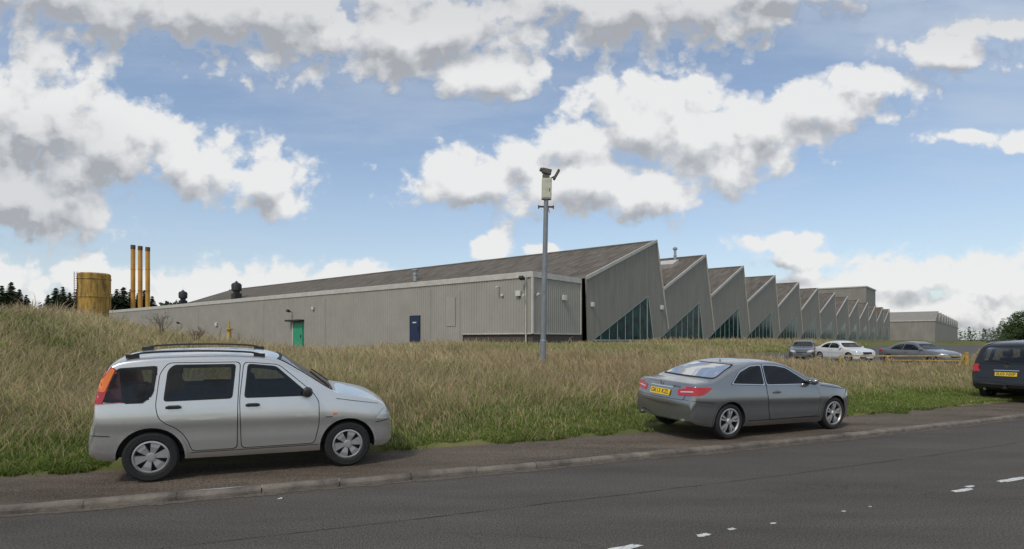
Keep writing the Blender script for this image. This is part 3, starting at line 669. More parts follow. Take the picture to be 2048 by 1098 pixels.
def build_car(name,spec,loc,heading,label,category,paint,group=None,extras=None,roll=0):
    root=empty(name,loc,heading); tag(root,label,category,group); root.rotation_euler=(roll,0,heading)
    top=pchip(spec['top']);bot=pchip(spec['bot']);belt=pchip(spec['belt']);wf=pchip(spec['W']);crn=pchip(spec['crown'])
    xa,xb=spec['top'][0][0],spec['top'][-1][0]
    Ls=np.unique(np.round(np.concatenate([np.linspace(xa,xb,130),np.linspace(xa,xa+.35,40),np.linspace(xb-.3,xb,26)]),4))
    tum=spec['tum']; ymax=max(p[1] for p in spec['W']); L2=(xb-xa)/2; xm=(xa+xb)/2
    prof=[(0,.93),(.06,.965),(.16,.985),(.32,.990),(.46,.986),(.55,.988),(.62,.999),(.68,1.0),(.80,.986),(.9,.970),(1,.95)]
    rings=[]
    for x in Ls:
        x=float(x); zt=top(x);zb=bot(x);W=wf(x);cr=min(crn(x),.5*(zt-zb)); zB=min(belt(x),zt-cr-.004)
        h=[(0,zb),(W*.5,zb),(W*.85,zb)]+[(W*p,zb+(zB-zb)*f) for f,p in prof]
        yB=.95*W; ze=zt-cr
        yE=yB-tum*(ze-zB)
        for k in range(1,14): h.append((yB+(yE-yB)*k/14,zB+(ze-zB)*k/14))
        bcr=min(spec.get('bcr',.16),W*.3); a=(yE,ze); c=(yE-bcr,zt-.28*cr); q=(yE-.02*tum-.015,zt-.42*cr)
        for k in range(0,6):
            t=k/5; h.append((a[0]*(1-t)**2+q[0]*2*t*(1-t)+c[0]*t*t, a[1]*(1-t)**2+q[1]*2*t*(1-t)+c[1]*t*t))
        for k in range(1,9):
            t=1-k/8; h.append((c[0]*t,zt-.28*cr*t*t))
        rings.append([(x,y,z) for y,z in h]+[(x,-y,z) for y,z in h[-2:0:-1]])
    bow=spec.get('bow',.12)
    def warp(p):
        w=((p[0]-xm)/L2); return (p[0]-math.copysign(1,w)*bow*(abs(w)**3)*(p[1]/ymax)**2,p[1],p[2])
    M=len(rings[0]); vs=[warp(p) for r_ in rings for p in r_]
    fs=[(i*M+j,i*M+(j+1)%M,(i+1)*M+(j+1)%M,(i+1)*M+j) for i in range(len(rings)-1) for j in range(M)]
    fs.append(tuple(range(M))); fs.append(tuple(range(len(rings)*M-1,(len(rings)-1)*M-1,-1)))
    bvh=BVHTree.FromPolygons(vs,fs)
    mb=MB(); mb.add(vs,fs); body=mb.obj('body',[paint,M_rub],root,smooth=True)
    wr=spec['wr']; cut=MB()
    for wx in spec['wx']:
        for sg in(-1,1): cut.cyl((wx,sg*(ymax-.26),wr),(wx,sg*(ymax+.3),wr),wr+spec.get('gap',.045),n=48,mi=1)
    co=cut.obj('cut',[paint,M_rub],root)
    bo=body.modifiers.new('bool','BOOLEAN'); bo.object=co; bo.operation='DIFFERENCE'; bo.solver='EXACT'
    bpy.context.view_layer.update(); dg=bpy.context.evaluated_depsgraph_get()
    nm=bpy.data.meshes.new_from_object(body.evaluated_get(dg)); body.modifiers.clear(); body.data=nm; bpy.data.objects.remove(co)
    ymin_=spec.get('ymin',.66)*ymax
    sideP=[rnd(inset(wp,.012),.04) for wp in spec['side_glass']]
    fbP=[(('F' if p[1]=='F' else 'B'),rnd(inset(p[2],.015),.05)) for p in spec['panels'] if p[0] in('windscreen','rear_window')]
    bm=bmesh.new(); bm.from_mesh(nm); kill=[]
    for f in bm.faces:
        c=f.calc_center_median()
        if c.z<spec['belt'][0][1]-.1 or f.material_index==1: continue
        nn=f.normal
        if abs(nn.y)>.55 and abs(c.y)>ymin_*.8:
            for P_ in sideP:
                q=[inpoly(v.co.x,v.co.z,P_) for v in f.verts]
                if all(q): kill.append(f); break
                if any(q): f.material_index=1
        else:
            for vw,P_ in fbP:
                if (vw=='F')!=(c.x>0) or abs(nn.x)<.17: continue
                q=[inpoly(v.co.y,v.co.z,P_) for v in f.verts]
                if all(q): kill.append(f); break
                if any(q): f.material_index=1
    bmesh.ops.delete(bm,geom=kill,context='FACES'); bm.to_mesh(nm); bm.free()
    for p in nm.polygons: p.use_smooth=True
    try: nm.set_sharp_from_angle(angle=R(40))
    except Exception: pass
    def cast(view,a,b):
        if view=='R': o,dv=Vector((a,-3,b)),Vector((0,1,0))
        elif view=='L': o,dv=Vector((a,3,b)),Vector((0,-1,0))
        elif view=='B': o,dv=Vector((-6,a,b)),Vector((1,0,0))
        elif view=='F': o,dv=Vector((6,a,b)),Vector((-1,0,0))
        else: o,dv=Vector((a,b,4)),Vector((0,0,-1))
        hit,nn,_,_=bvh.ray_cast(o,dv)
        if hit is None: return None
        if view in 'RL' and abs(hit.y)<ymin_: return None
        if nn.dot(dv)>0: nn=-nn
        return hit,nn
    def overlay(nm_,view,poly,m,off,par=root,rad=.03,step=.05,holes=()):
        if rad: poly=rnd(poly,rad)
        bm=bmesh.new(); f=bm.faces.new([bm.verts.new((a,b,0)) for a,b in poly]); f.normal_update()
        bmesh.ops.triangulate(bm,faces=bm.faces[:])
        xs=[p[0] for p in poly]; ys=[p[1] for p in poly]
        for k in range(1,int((max(xs)-min(xs))/step)+1):
            bmesh.ops.bisect_plane(bm,geom=bm.verts[:]+bm.edges[:]+bm.faces[:],plane_co=(min(xs)+k*step,0,0),plane_no=(1,0,0))
        for k in range(1,int((max(ys)-min(ys))/step)+1):
            bmesh.ops.bisect_plane(bm,geom=bm.verts[:]+bm.edges[:]+bm.faces[:],plane_co=(0,min(ys)+k*step,0),plane_no=(0,1,0))
        if holes:
            kk=[]
            for f in bm.faces:
                c=f.calc_center_median()
                if any(inpoly(c.x,c.y,h_) for h_ in holes): kk.append(f)
            bmesh.ops.delete(bm,geom=kk,context='FACES')
        bad=[]
        for v in bm.verts:
            r_=cast(view,v.co.x,v.co.y)
            if r_ is None: bad.append(v)
            else: v.co=r_[0]+r_[1]*off
        if bad: bmesh.ops.delete(bm,geom=bad,context='VERTS')
        me=bpy.data.meshes.new(nm_); bm.to_mesh(me); bm.free(); me.materials.append(m)
        for p in me.polygons: p.use_smooth=True
        o=bpy.data.objects.new(nm_,me); COL.objects.link(o); o.parent=par; return o
    def ring(nm_,view,poly,a,b,m,off,rad):
        A_=rnd(inset(poly,a),rad); B_=rnd(inset(poly,b),rad); n=len(A_); mb=MB(); Av=[];Bv=[]
        for i in range(n):
            a0=Vector(A_[i]);a1=Vector(A_[(i+1)%n]);b0=Vector(B_[i]);b1=Vector(B_[(i+1)%n])
            k=max(1,int((a1-a0).length/.05))
            for j in range(k): Av.append(a0.lerp(a1,j/k)); Bv.append(b0.lerp(b1,j/k))
        vs=[]; ok=[]
        for p in Av+Bv:
            r_=cast(view,p.x,p.y); ok.append(r_ is not None); vs.append(tuple(r_[0]+r_[1]*off) if r_ else (0,0,.5))
        N=len(Av); fs=[]
        for i in range(N):
            j=(i+1)%N
            if ok[i] and ok[j] and ok[N+i] and ok[N+j]:
                q=[Vector(vs[k]) for k in(i,j,N+j,N+i)]
                if max((q[0]-q[3]).length,(q[1]-q[2]).length,(q[0]-q[1]).length)<.35: fs.append((i,j,N+j,N+i))
        mb.add(vs,fs); return mb.obj(nm_,m,root,smooth=True)
    S=spec
    holes=[inset(wp,.008) for wp in S['side_glass']]
    for view in('R','L'):
        sg=-1 if view=='R' else 1
        for d_ in S['doors']:
            overlay('door_seal',view,d_['poly'],M_rub,.002,rad=.06,step=.03,holes=holes)
            do=overlay('door',view,inset(d_['poly'],.010),paint,.005,rad=.055,step=.03,holes=holes)
            hx,hz=d_['handle']; c=cast(view,hx,hz)
            if c:
                hb=MB(); hb.box(c[0]+Vector((0,sg*.022,0)),(.17,.028,.032)); hb.box(c[0]+Vector((0,sg*.004,-.005)),(.13,.012,.055),mi=1)
                ho=hb.obj('handle',[S.get('hmat',paint),M_blk],do); md=ho.modifiers.new('b','BEVEL'); md.width=.008; md.segments=2
        for wp in S['side_glass']:
            ring('window_seal',view,wp,-.012,.030,M_rub,.009,.045)
            if S.get('trim'): ring('window_trim',view,wp,-.022,-.008,S['trim'],.012,.05)
            overlay('side_window',view,wp,M_cglass,.011,rad=.045,step=.08)
        for st in S.get('strips',[]): overlay(st[0],view,st[1],st[2],.006,rad=.01)
        for st in S.get('lamps_side',[]): overlay(st[0],view,st[1],st[2],st[3],rad=.02,step=.025)
        mx,mz=S['mirror']; c=cast(view,mx,mz)
        if c:
            mbm=MB(); cc=c[0]+Vector((.02,sg*.10,.03)); 
            mbm.lathe([(.001,-.10),(.05,-.095),(.075,-.06),(.08,0),(.07,.06),(.04,.09),(.001,.1)],16,(0,0,0))
            mbm.v=[(cc.x+p[0]*.85,cc.y+p[1]*.95,cc.z+p[2]*.85) for p in mbm.v]
            mm=MB(); mo=mbm.obj('mirror',S.get('mirmat',paint),root,smooth=True); mm.beam(c[0]-Vector((0,sg*.02,0)),cc,.05,.04); mm.obj('mirror_arm',M_blk,mo)
    for (nm_,view,poly,m_,off,rad) in S['panels']:
        if nm_ in('windscreen','rear_window'):
            ring('window_seal',view,poly,-.015,.04,M_rub,off-.003,rad)
        overlay(nm_,view,poly,m_,off,rad=rad,step=.04)
    cf,cr_,zr,ns=S['cabin']; W_=ymax*.80; hB=S['belt'][2][1]-.10
    ib=MB(); ib.box(((cf+cr_)/2,0,hB-.28),(cf-cr_,W_*2,.5)); io=ib.obj('cabin_floor',M_dash,root)
    ib=MB(); ib.box((cf-.12,0,hB+.02),(.45,W_*1.85,.12),ry=.15); db_=ib.obj('dashboard',M_dash,root); md=db_.modifiers.new('b','BEVEL'); md.width=.04; md.segments=3
    ib=MB(); ib.lathe([(.17,-.012),(.185,0),(.17,.012),(.155,0),(.17,-.012)],24,(0,0,0)); ib.beam((-.16,0,0),(.16,0,0),.03,.02)
    sw=ib.obj('steering_wheel',M_dash,root); sw.location=(cf-.42,-.36,hB+.10); sw.rotation_euler=(0,R(20),R(90))
    for (sx,rows) in S['seats']:
        for sy in rows:
            ib=MB(); ib.box((sx,sy,hB+.02),(.13,.44,.62),ry=-.22); se=ib.obj('seat',M_seat,root); md=se.modifiers.new('b','BEVEL'); md.width=.05; md.segments=3
            if S.get('heads',True):
                hh=MB(); hh.box((sx-.10,sy,hB+.43),(.09,.25,.17),ry=-.15); ho=hh.obj('headrest',M_seat,se); md=ho.modifiers.new('b','BEVEL'); md.width=.04; md.segments=3
    for wx in S['wx']:
        for sg in(-1,1): wheel_into(root,wx,sg*(ymax-.115),S['wr'],sg,S['spokes'],S['rimr'],S['wstyle'])
    ub=MB(); ub.box(((xa+xb)/2,0,.24),((xb-xa)*.5,ymax*1.5,.12)); ub.obj('underbody',M_rub,root)
    if 'plate' in S:
        a,b,txt=S['plate']; c=cast('B',a,b)
        sl=math.atan2(c[1].z,-c[1].x)
        pl=MB(); pl.box((0,0,0),(.014,.52,.112)); po=pl.obj('number_plate',M_plate,root); po.location=c[0]+c[1]*.014; po.rotation_euler=(0,sl,0)
        tm=text_mesh(txt,.108); tm.materials.append(M_blk); to=bpy.data.objects.new('plate_lettering',tm); COL.objects.link(to); to.parent=po
        to.matrix_local=Matrix(((0,0,-1,-.009),(-1,0,0,0),(0,1,0,0),(0,0,0,1)))
    if extras: extras(root,cast,overlay)
    return root
def arch_poly(cx,cz,r,a0,a1,n=8): return [(cx+r*math.cos(R(a0+(a1-a0)*k/n)),cz+r*math.sin(R(a0+(a1-a0)*k/n))) for k in range(n+1)]
def ringpoly(cx,cz,r0,r1,a0,a1,n=20): return arch_poly(cx,cz,r1,a0,a1,n)+arch_poly(cx,cz,r0,a1,a0,n)
P_sil=carpaint('silver_paint',(.64,.635,.62),.75,.27)
hatch=dict(bow=.05,bcr=.12,cabin=(1.0,-1.55,1.5,2),seats=[(-.02,(-.36,.36)),(-.98,(-.38,0,.38))],
 top=[(-1.87,.60),(-1.85,.70),(-1.82,.80),(-1.80,.95),(-1.78,1.05),(-1.68,1.38),(-1.62,1.47),(-1.48,1.53),(-1.0,1.57),(-.4,1.58),(.05,1.555),(.30,1.50),(.55,1.355),(.98,1.075),(1.06,1.035),(1.3,.985),(1.55,.93),(1.72,.86),(1.79,.77),(1.82,.66),(1.85,.56)],
 bot=[(-1.87,.36),(-1.7,.30),(-1.2,.27),(1.2,.25),(1.7,.25),(1.85,.30)],
 belt=[(-1.87,.98),(-1.0,.99),(.6,.96),(1.0,.94),(1.85,.80)],
 W=[(-1.87,.70),(-1.84,.745),(-1.75,.775),(-1.5,.79),(-1.2,.80),(1.2,.80),(1.5,.785),(1.7,.74),(1.8,.68),(1.85,.60)],
 crown=[(-1.87,.03),(-1.5,.06),(.30,.06),(.6,.04),(1.0,.025),(1.6,.03),(1.85,.05)], tum=.22,
 wr=.315, rimr=.205, wx=(-1.18,1.18), spokes=6, wstyle=0, gap=.055,
 doors=[dict(poly=[(-.17,.36),(.74,.36),(.80,.62),(.80,.93),(.72,1.06),(.29,1.435),(-.14,1.475),(-.19,1.0)],handle=(-.03,.92)),
        dict(poly=[(-.21,.36),(-.20,1.0),(-.17,1.475),(-1.0,1.475),(-1.09,1.34),(-1.13,.95),(-1.10,.80)]+arch_poly(-1.18,.315,.44,68,12,6)+[(-.72,.36)],handle=(-.93,.93))],
 side_glass=[[(-.12,1.02),(.64,1.02),(.60,1.08),(.25,1.40),(-.08,1.435)],[(-1.03,1.01),(-.28,1.02),(-.24,1.435),(-.93,1.435),(-.99,1.37)],[(-1.67,1.02),(-1.26,1.0),(-1.16,1.10),(-1.12,1.425),(-1.53,1.40)]],
 lamps_side=[('tail_lamp',[(-1.77,.99),(-1.68,.99),(-1.61,1.22),(-1.545,1.40),(-1.59,1.43),(-1.69,1.28)],M_red,.014),('indicator_lamp',[(-1.735,1.14),(-1.655,1.13),(-1.555,1.39),(-1.59,1.42),(-1.68,1.28)],M_org,.018),('head_lamp',[(1.56,.66),(1.80,.62),(1.77,.73),(1.68,.80)],M_clr,.008)],
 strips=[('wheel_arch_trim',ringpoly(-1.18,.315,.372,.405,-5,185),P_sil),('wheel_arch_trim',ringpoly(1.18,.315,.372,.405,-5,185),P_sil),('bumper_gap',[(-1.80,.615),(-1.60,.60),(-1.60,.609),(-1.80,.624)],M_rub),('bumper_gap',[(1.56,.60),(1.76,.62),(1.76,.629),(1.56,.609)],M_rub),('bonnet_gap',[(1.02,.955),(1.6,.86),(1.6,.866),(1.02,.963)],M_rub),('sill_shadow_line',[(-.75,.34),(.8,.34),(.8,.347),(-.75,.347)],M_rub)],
 mirror=(.62,1.045), mirmat=M_blk, hmat=M_blk,
 panels=[('windscreen','F',[(-.65,1.075),(.65,1.075),(.55,1.48),(-.55,1.48)],M_cglass,.008,.05),
  ('rear_window','B',[(-.58,1.06),(.58,1.06),(.50,1.42),(-.50,1.42)],M_cglass,.008,.05),
  ('tail_lamp','B',[(-.75,.99),(-.65,.99),(-.60,1.38),(-.66,1.39)],M_red,.010,.02),('tail_lamp','B',[(.75,.99),(.65,.99),(.60,1.38),(.66,1.39)],M_red,.010,.02),
  ('head_lamp','F',[(-.66,.66),(-.42,.66),(-.40,.80),(-.62,.82)],M_clr,.008,.04),('head_lamp','F',[(.66,.66),(.42,.66),(.40,.80),(.62,.82)],M_clr,.008,.04),
  ('grille','F',[(-.36,.66),(.36,.66),(.36,.78),(-.36,.78)],M_blk,.008,.03),('air_intake','F',[(-.45,.34),(.45,.34),(.42,.46),(-.42,.46)],M_blk,.008,.03)])
def ex_hatch(root,cast,overlay):
    for sg in(-1,1):
        mb=MB(); pts=[]
        for k in range(13):
            x=-1.42+1.5*k/12; z=1.555+.055*math.sin(math.pi*k/12)**.4; pts.append(Vector((x,sg*.56,z)))
        for a,b in zip(pts,pts[1:]): mb.beam(a,b,.032,.022)
        mb.box((-1.39,sg*.56,1.545),(.14,.045,.05)); mb.box((.05,sg*.56,1.545),(.14,.045,.05)); mb.obj('roof_rail',M_blk,root)
    for p0,p1 in(((.95,-.5,1.10),(.75,.05,1.24)),((1.0,.05,1.10),(.8,.5,1.22))):
        mb=MB(); mb.beam(p0,p1,.014,.014); mb.obj('wiper',M_blk,root)
    c=cast('R',.92,.72); mb=MB(); mb.box(c[0]+Vector((0,-.003,0)),(.09,.006,.018)); mb.obj('side_badge',M_chr,root)
    c=cast('R',1.0,.76); mb=MB(); mb.box(c[0]+Vector((0,-.004,0)),(.05,.01,.022)); mb.obj('side_repeater',M_org,root)
ang=R(23.4); hx,hy=math.cos(ang),math.sin(ang)
cx,cy=-3.41,7.81; off=.69
build_car('parked_car',hatch,(cx-hy*off,cy+hx*off,.085+.69*math.sin(R(4.2))),ang,'silver five-door mini SUV with roof rails parked on the pavement','car',P_sil,'cars parked along the kerb',ex_hatch,roll=R(4.2))
P_gry=carpaint('grey_metallic_paint',(.27,.275,.28),.8,.22)
def coupe_spec(plate=None):
    s=dict(ymin=.55,cabin=(.85,-1.3,1.3,2),seats=[(-.15,(-.38,.38)),(-1.0,(-.36,.36))],heads=False,
 top=[(-2.26,.62),(-2.24,.74),(-2.21,.84),(-2.19,.94),(-2.15,.99),(-2.0,1.01),(-1.78,1.035),(-1.55,1.10),(-1.15,1.235),(-.8,1.325),(-.4,1.365),(-.1,1.362),(.22,1.305),(.55,1.16),(.95,.98),(1.08,.945),(1.5,.89),(1.85,.81),(2.03,.73),(2.11,.64),(2.15,.54)],
 bot=[(-2.26,.34),(-2.1,.28),(-1.6,.22),(1.6,.18),(2.0,.19),(2.15,.24)],
 belt=[(-2.26,.92),(-1.5,.925),(0,.885),(1.0,.85),(2.15,.71)],
 W=[(-2.26,.74),(-2.2,.79),(-2.0,.84),(-1.5,.88),(0,.885),(1.4,.885),(1.8,.84),(2.0,.77),(2.1,.69),(2.15,.60)],
 crown=[(-2.26,.03),(-2.0,.04),(-1.5,.05),(-.5,.06),(.3,.06),(.8,.05),(1.6,.04),(2.15,.05)], tum=.50,
 wr=.318, rimr=.235, wx=(-1.38,1.38), spokes=5, wstyle=1, gap=.038,
 doors=[dict(poly=[(-.42,.30),(.84,.30),(.93,.5),(.93,.79),(.78,.92),(.23,1.24),(-.42,1.285),(-.5,.85)],handle=(-.25,.80))],
 side_glass=[[(-.46,.945),(.66,.925),(.60,.97),(.18,1.205),(-.08,1.252),(-.40,1.268)],[(-1.28,.985),(-.54,.95),(-.48,1.268),(-.75,1.252),(-1.05,1.155)]],
 trim=M_chr,
 lamps_side=[('tail_lamp',[(-2.20,.78),(-1.92,.83),(-1.82,.89),(-1.95,.92),(-2.16,.935)],M_red,.009),('head_lamp',[(1.72,.66),(2.05,.58),(2.02,.70),(1.82,.76)],M_clr,.008)],
 strips=[('wheel_arch_trim',ringpoly(-1.38,.318,.358,.385,-8,188),P_gry),('wheel_arch_trim',ringpoly(1.38,.318,.358,.385,-8,188),P_gry),('side_moulding',[(-.95,.30),(.95,.285),(.95,.297),(-.95,.312)],M_rub),('bumper_gap',[(-2.2,.70),(-1.76,.66),(-1.76,.667),(-2.2,.707)],M_rub),('bonnet_gap',[(1.0,.875),(1.75,.78),(1.75,.786),(1.0,.882)],M_rub)],
 mirror=(.66,.945),
 panels=[('windscreen','F',[(-.69,1.0),(.69,1.0),(.55,1.275),(-.55,1.275)],M_cglass,.008,.05),
  ('rear_window','B',[(-.65,1.07),(.65,1.07),(.47,1.275),(-.47,1.275)],M_cglass,.007,.06),
  ('boot_seal','B',[(-.58,.69),(.58,.69),(.62,.94),(-.62,.94)],M_rub,.002,.05),('boot_lid','B',[(-.572,.698),(.572,.698),(.61,.945),(-.61,.945)],P_gry,.004,.05),
  ('tail_lamp','B',[(-.82,.79),(-.44,.76),(-.41,.87),(-.70,.93),(-.82,.93)],M_red,.009,.03),('tail_lamp','B',[(.82,.79),(.44,.76),(.41,.87),(.70,.93),(.82,.93)],M_red,.009,.03),
  ('lamp_strip','B',[(-.74,.845),(-.48,.82),(-.48,.84),(-.74,.868)],M_clr,.012,.004),('lamp_strip','B',[(.74,.845),(.48,.82),(.48,.84),(.74,.868)],M_clr,.012,.004),
  ('boot_chrome_strip','B',[(-.30,.885),(.30,.885),(.30,.902),(-.30,.902)],M_chr,.012,.005),
  ('bumper_insert','B',[(-.60,.36),(.60,.36),(.56,.42),(-.56,.42)],M_blk,.006,.02),
  ('head_lamp','F',[(-.72,.58),(-.42,.56),(-.44,.68),(-.68,.75)],M_clr,.008,.04),('head_lamp','F',[(.72,.58),(.42,.56),(.44,.68),(.68,.75)],M_clr,.008,.04),
  ('grille','F',[(-.34,.50),(.34,.50),(.36,.67),(-.36,.67)],M_blk,.008,.03),('air_intake','F',[(-.6,.25),(.6,.25),(.56,.36),(-.56,.36)],M_blk,.008,.03)])
    if plate: s['plate']=plate
    return s
def star(root,cast,z,y=0):
    c=cast('B',y,z)
    if not c: return
    mb=MB(); p=c[0]+c[1]*.014; r=.042
    n=24
    for i in range(n):
        a=2*math.pi*i/n;b=2*math.pi*(i+1)/n
        mb.beam(p+Vector((0,r*math.cos(a),r*math.sin(a))),p+Vector((0,r*math.cos(b),r*math.sin(b))),.008,.008,up=(1,0,0))
    for k in range(3):
        a=math.pi/2+k*2*math.pi/3; mb.beam(p,p+Vector((0,r*math.cos(a),r*math.sin(a))),.008,.010,up=(1,0,0))
    mb.obj('star_emblem',M_chr,root)
def ex_coupe(root,cast,overlay):
    star(root,cast,.945)
    tm=text_mesh('C 220 CDI',.045); tm.materials.append(M_chr); to=bpy.data.objects.new('boot_lettering',tm); COL.objects.link(to); to.parent=root
    c=cast('B',-.36,.915); to.matrix_local=Matrix.Translation(c[0]+c[1]*.012)@Matrix(((0,0,-1,0),(-1,0,0,0),(0,1,0,0),(0,0,0,1)))
    mb=MB(); mb.lathe([(.03,-.01),(.018,.01),(.004,.04)],10,(-.80,0,1.322),0,'z'); mb.obj('roof_aerial',P_gry,root)
    for sg in(-1,1):
        mb=MB(); mb.cyl((-2.24,sg*.55,.33),(-2.05,sg*.55,.33),.035); mb.obj('exhaust_tip',M_chr,root)
ang=R(25.5); hx,hy=math.cos(ang),math.sin(ang); off=.77
build_car('parked_car',coupe_spec((0,.79,'GK13 KZL')),(5.05-hy*off,11.07+hx*off,.085+.77*math.sin(R(2.5))),ang,'grey metallic two-door coupe with yellow rear number plate on pavement','car',P_gry,'cars parked along the kerb',ex_coupe,roll=R(2.5))
P_blk=carpaint('black_paint',(.008,.008,.009),0,.25,.35)
suv=dict(bow=.06,cabin=(1.15,-1.9,1.6,2),seats=[(-.05,(-.40,.40)),(-1.05,(-.42,0,.42))],
 top=[(-2.3,.62),(-2.27,.72),(-2.24,.90),(-2.21,1.02),(-2.08,1.38),(-1.93,1.61),(-1.80,1.68),(-1.4,1.74),(-.6,1.765),(.1,1.75),(.45,1.68),(.8,1.47),(1.2,1.17),(1.3,1.13),(1.7,1.08),(2.0,1.0),(2.15,.9),(2.22,.74)],
 bot=[(-2.3,.42),(-2.1,.34),(-1.6,.28),(1.6,.26),(2.22,.32)],
 belt=[(-2.3,1.06),(-1,1.07),(1,1.03),(2.22,.9)],
 W=[(-2.3,.80),(-2.22,.87),(-2.0,.90),(-1.4,.92),(1.4,.92),(1.9,.86),(2.15,.74),(2.22,.66)],
 crown=[(-2.3,.04),(-1.5,.07),(2.22,.06)],tum=.24,
 wr=.365,rimr=.24,wx=(-1.41,1.41),spokes=5,wstyle=1,gap=.05,
 doors=[dict(poly=[(-.1,.40),(.98,.40),(1.05,.7),(1.05,1.05),(.42,1.64),(-.08,1.68),(-.12,1.1)],handle=(.02,1.0)),dict(poly=[(-.13,.40),(-.14,1.1),(-.11,1.68),(-1.1,1.66),(-1.2,1.1),(-1.16,.9)]+arch_poly(-1.41,.365,.5,60,8,5)+[(-.85,.40)],handle=(-.98,1.0))],
 side_glass=[[(-.05,1.12),(.92,1.12),(.38,1.60),(-.02,1.63)],[(-1.1,1.12),(-.18,1.12),(-.16,1.63),(-1.04,1.61)],[(-2.0,1.13),(-1.24,1.12),(-1.18,1.61),(-1.83,1.55)]],
 lamps_side=[('tail_lamp',[(-2.22,.86),(-2.12,.86),(-2.08,1.06),(-2.16,1.08)],M_red,.01)],
 strips=[('wheel_arch_trim',ringpoly(-1.41,.365,.418,.45,0,180),P_blk),('wheel_arch_trim',ringpoly(1.41,.365,.418,.45,0,180),P_blk)],
 mirror=(.95,1.12),
 panels=[('windscreen','F',[(-.72,1.2),(.72,1.2),(.62,1.63),(-.62,1.63)],M_cglass,.008,.06),
  ('rear_window','B',[(-.68,1.09),(.68,1.09),(.58,1.54),(-.58,1.54)],M_cglass,.008,.09),
  ('tail_lamp','B',[(-.86,.86),(-.74,.86),(-.72,1.04),(-.82,1.05)],M_red,.010,.03),('tail_lamp','B',[(.86,.86),(.74,.86),(.72,1.04),(.82,1.05)],M_red,.010,.03),
  ('tailgate_seam','B',[(-.66,.665),(.66,.665),(.66,.68),(-.66,.68)],M_rub,.004,.003),('plate_recess','B',[(-.34,.72),(.34,.72),(.34,.88),(-.34,.88)],M_blk,.004,.02),('tailgate_chrome','B',[(-.30,.90),(.30,.90),(.30,.915),(-.30,.915)],M_chr,.01,.003),
  ('bumper_insert','B',[(-.8,.50),(.8,.50),(.8,.56),(-.8,.56)],M_blk,.01,.02)],
 plate=(0,.80,'SL03 NXP'))
def ex_suv(root,cast,overlay):
    star(root,cast,1.02)
    for sg in(-1,1):
        mb=MB(); pts=[Vector((-1.80+2.25*k/12,sg*.66,1.71+.075*math.sin(math.pi*k/12)**.4)) for k in range(13)]
        for a,b in zip(pts,pts[1:]): mb.beam(a,b,.035,.03)
        mb.obj('roof_rail',M_blk,root)
        mb=MB(); mb.cyl((-2.30,sg*.5,.36),(-2.1,sg*.5,.36),.04); mb.obj('exhaust_tip',M_chr,root)
    mb=MB(); mb.beam((-2.22,-.05,1.12),(-2.14,.35,1.2),.015,.02); mb.obj('rear_wiper',M_blk,root)
    mb=MB(); mb.box((-2.3,0,.42),(.1,.1,.05)); mb.cyl((-2.33,0,.42),(-2.33,0,.50),.028); mb.obj('tow_hitch',M_blk,root)
ang=R(27); 
build_car('parked_car',suv,(13.95+2.25*math.cos(ang),16.6+2.25*math.sin(ang),.07),ang,'black estate SUV seen from behind with yellow number plate on verge','car',P_blk,'cars parked along the kerb',ex_suv)
def pc(x,y,a,paint,label):
    sp=coupe_spec(); sp['panels']=[p if p[3] is not P_gry else (p[0],p[1],p[2],paint,p[4],p[5]) for p in sp['panels']]; sp['strips']=[]
    sp['top']=[(p[0],p[1]+(.08 if p[1]>1.2 else 0)) for p in sp['top']]; sp['trim']=None
    build_car('parked_car',sp,(x,y,float(H(x,y))+.02),a,label,'car',paint,'cars in the factory car park')
pc(23.5,41.6,R(-79),carpaint('white_paint',(.66,.66,.65),.0,.35),'white hatchback parked on the factory car park')
pc(24.9,35.9,R(-72),carpaint('dull_grey_paint',(.17,.175,.18),.4,.35),'grey saloon car parked behind the yellow barrier')
pc(22.3,45,R(240),carpaint('dark_grey_paint',(.12,.13,.14),.5,.3),'dark grey car facing out of the car park')

# ------------------------------------------------------------------ world
w=bpy.data.worlds.new('World'); scene.world=w; w.use_nodes=True; N=w.node_tree.nodes; Lk=w.node_tree.links
for q in list(N): N.remove(q)
SUNEL=R(50); SUNAZ=R(-150)
sky=N.new('ShaderNodeTexSky'); sky.sky_type='NISHITA'; sky.sun_disc=False; sky.sun_elevation=SUNEL; sky.sun_rotation=SUNAZ; sky.air_density=1.0; sky.dust_density=1.0; sky.ozone_density=1.2
grp=bpy.data.node_groups.new('cloud_density','ShaderNodeTree')
grp.interface.new_socket(name='P',in_out='INPUT',socket_type='NodeSocketVector'); grp.interface.new_socket(name='D',in_out='OUTPUT',socket_type='NodeSocketFloat'); grp.interface.new_socket(name='L',in_out='OUTPUT',socket_type='NodeSocketFloat')
gn=grp.nodes; gl=grp.links; gi=gn.new('NodeGroupInput'); go=gn.new('NodeGroupOutput')
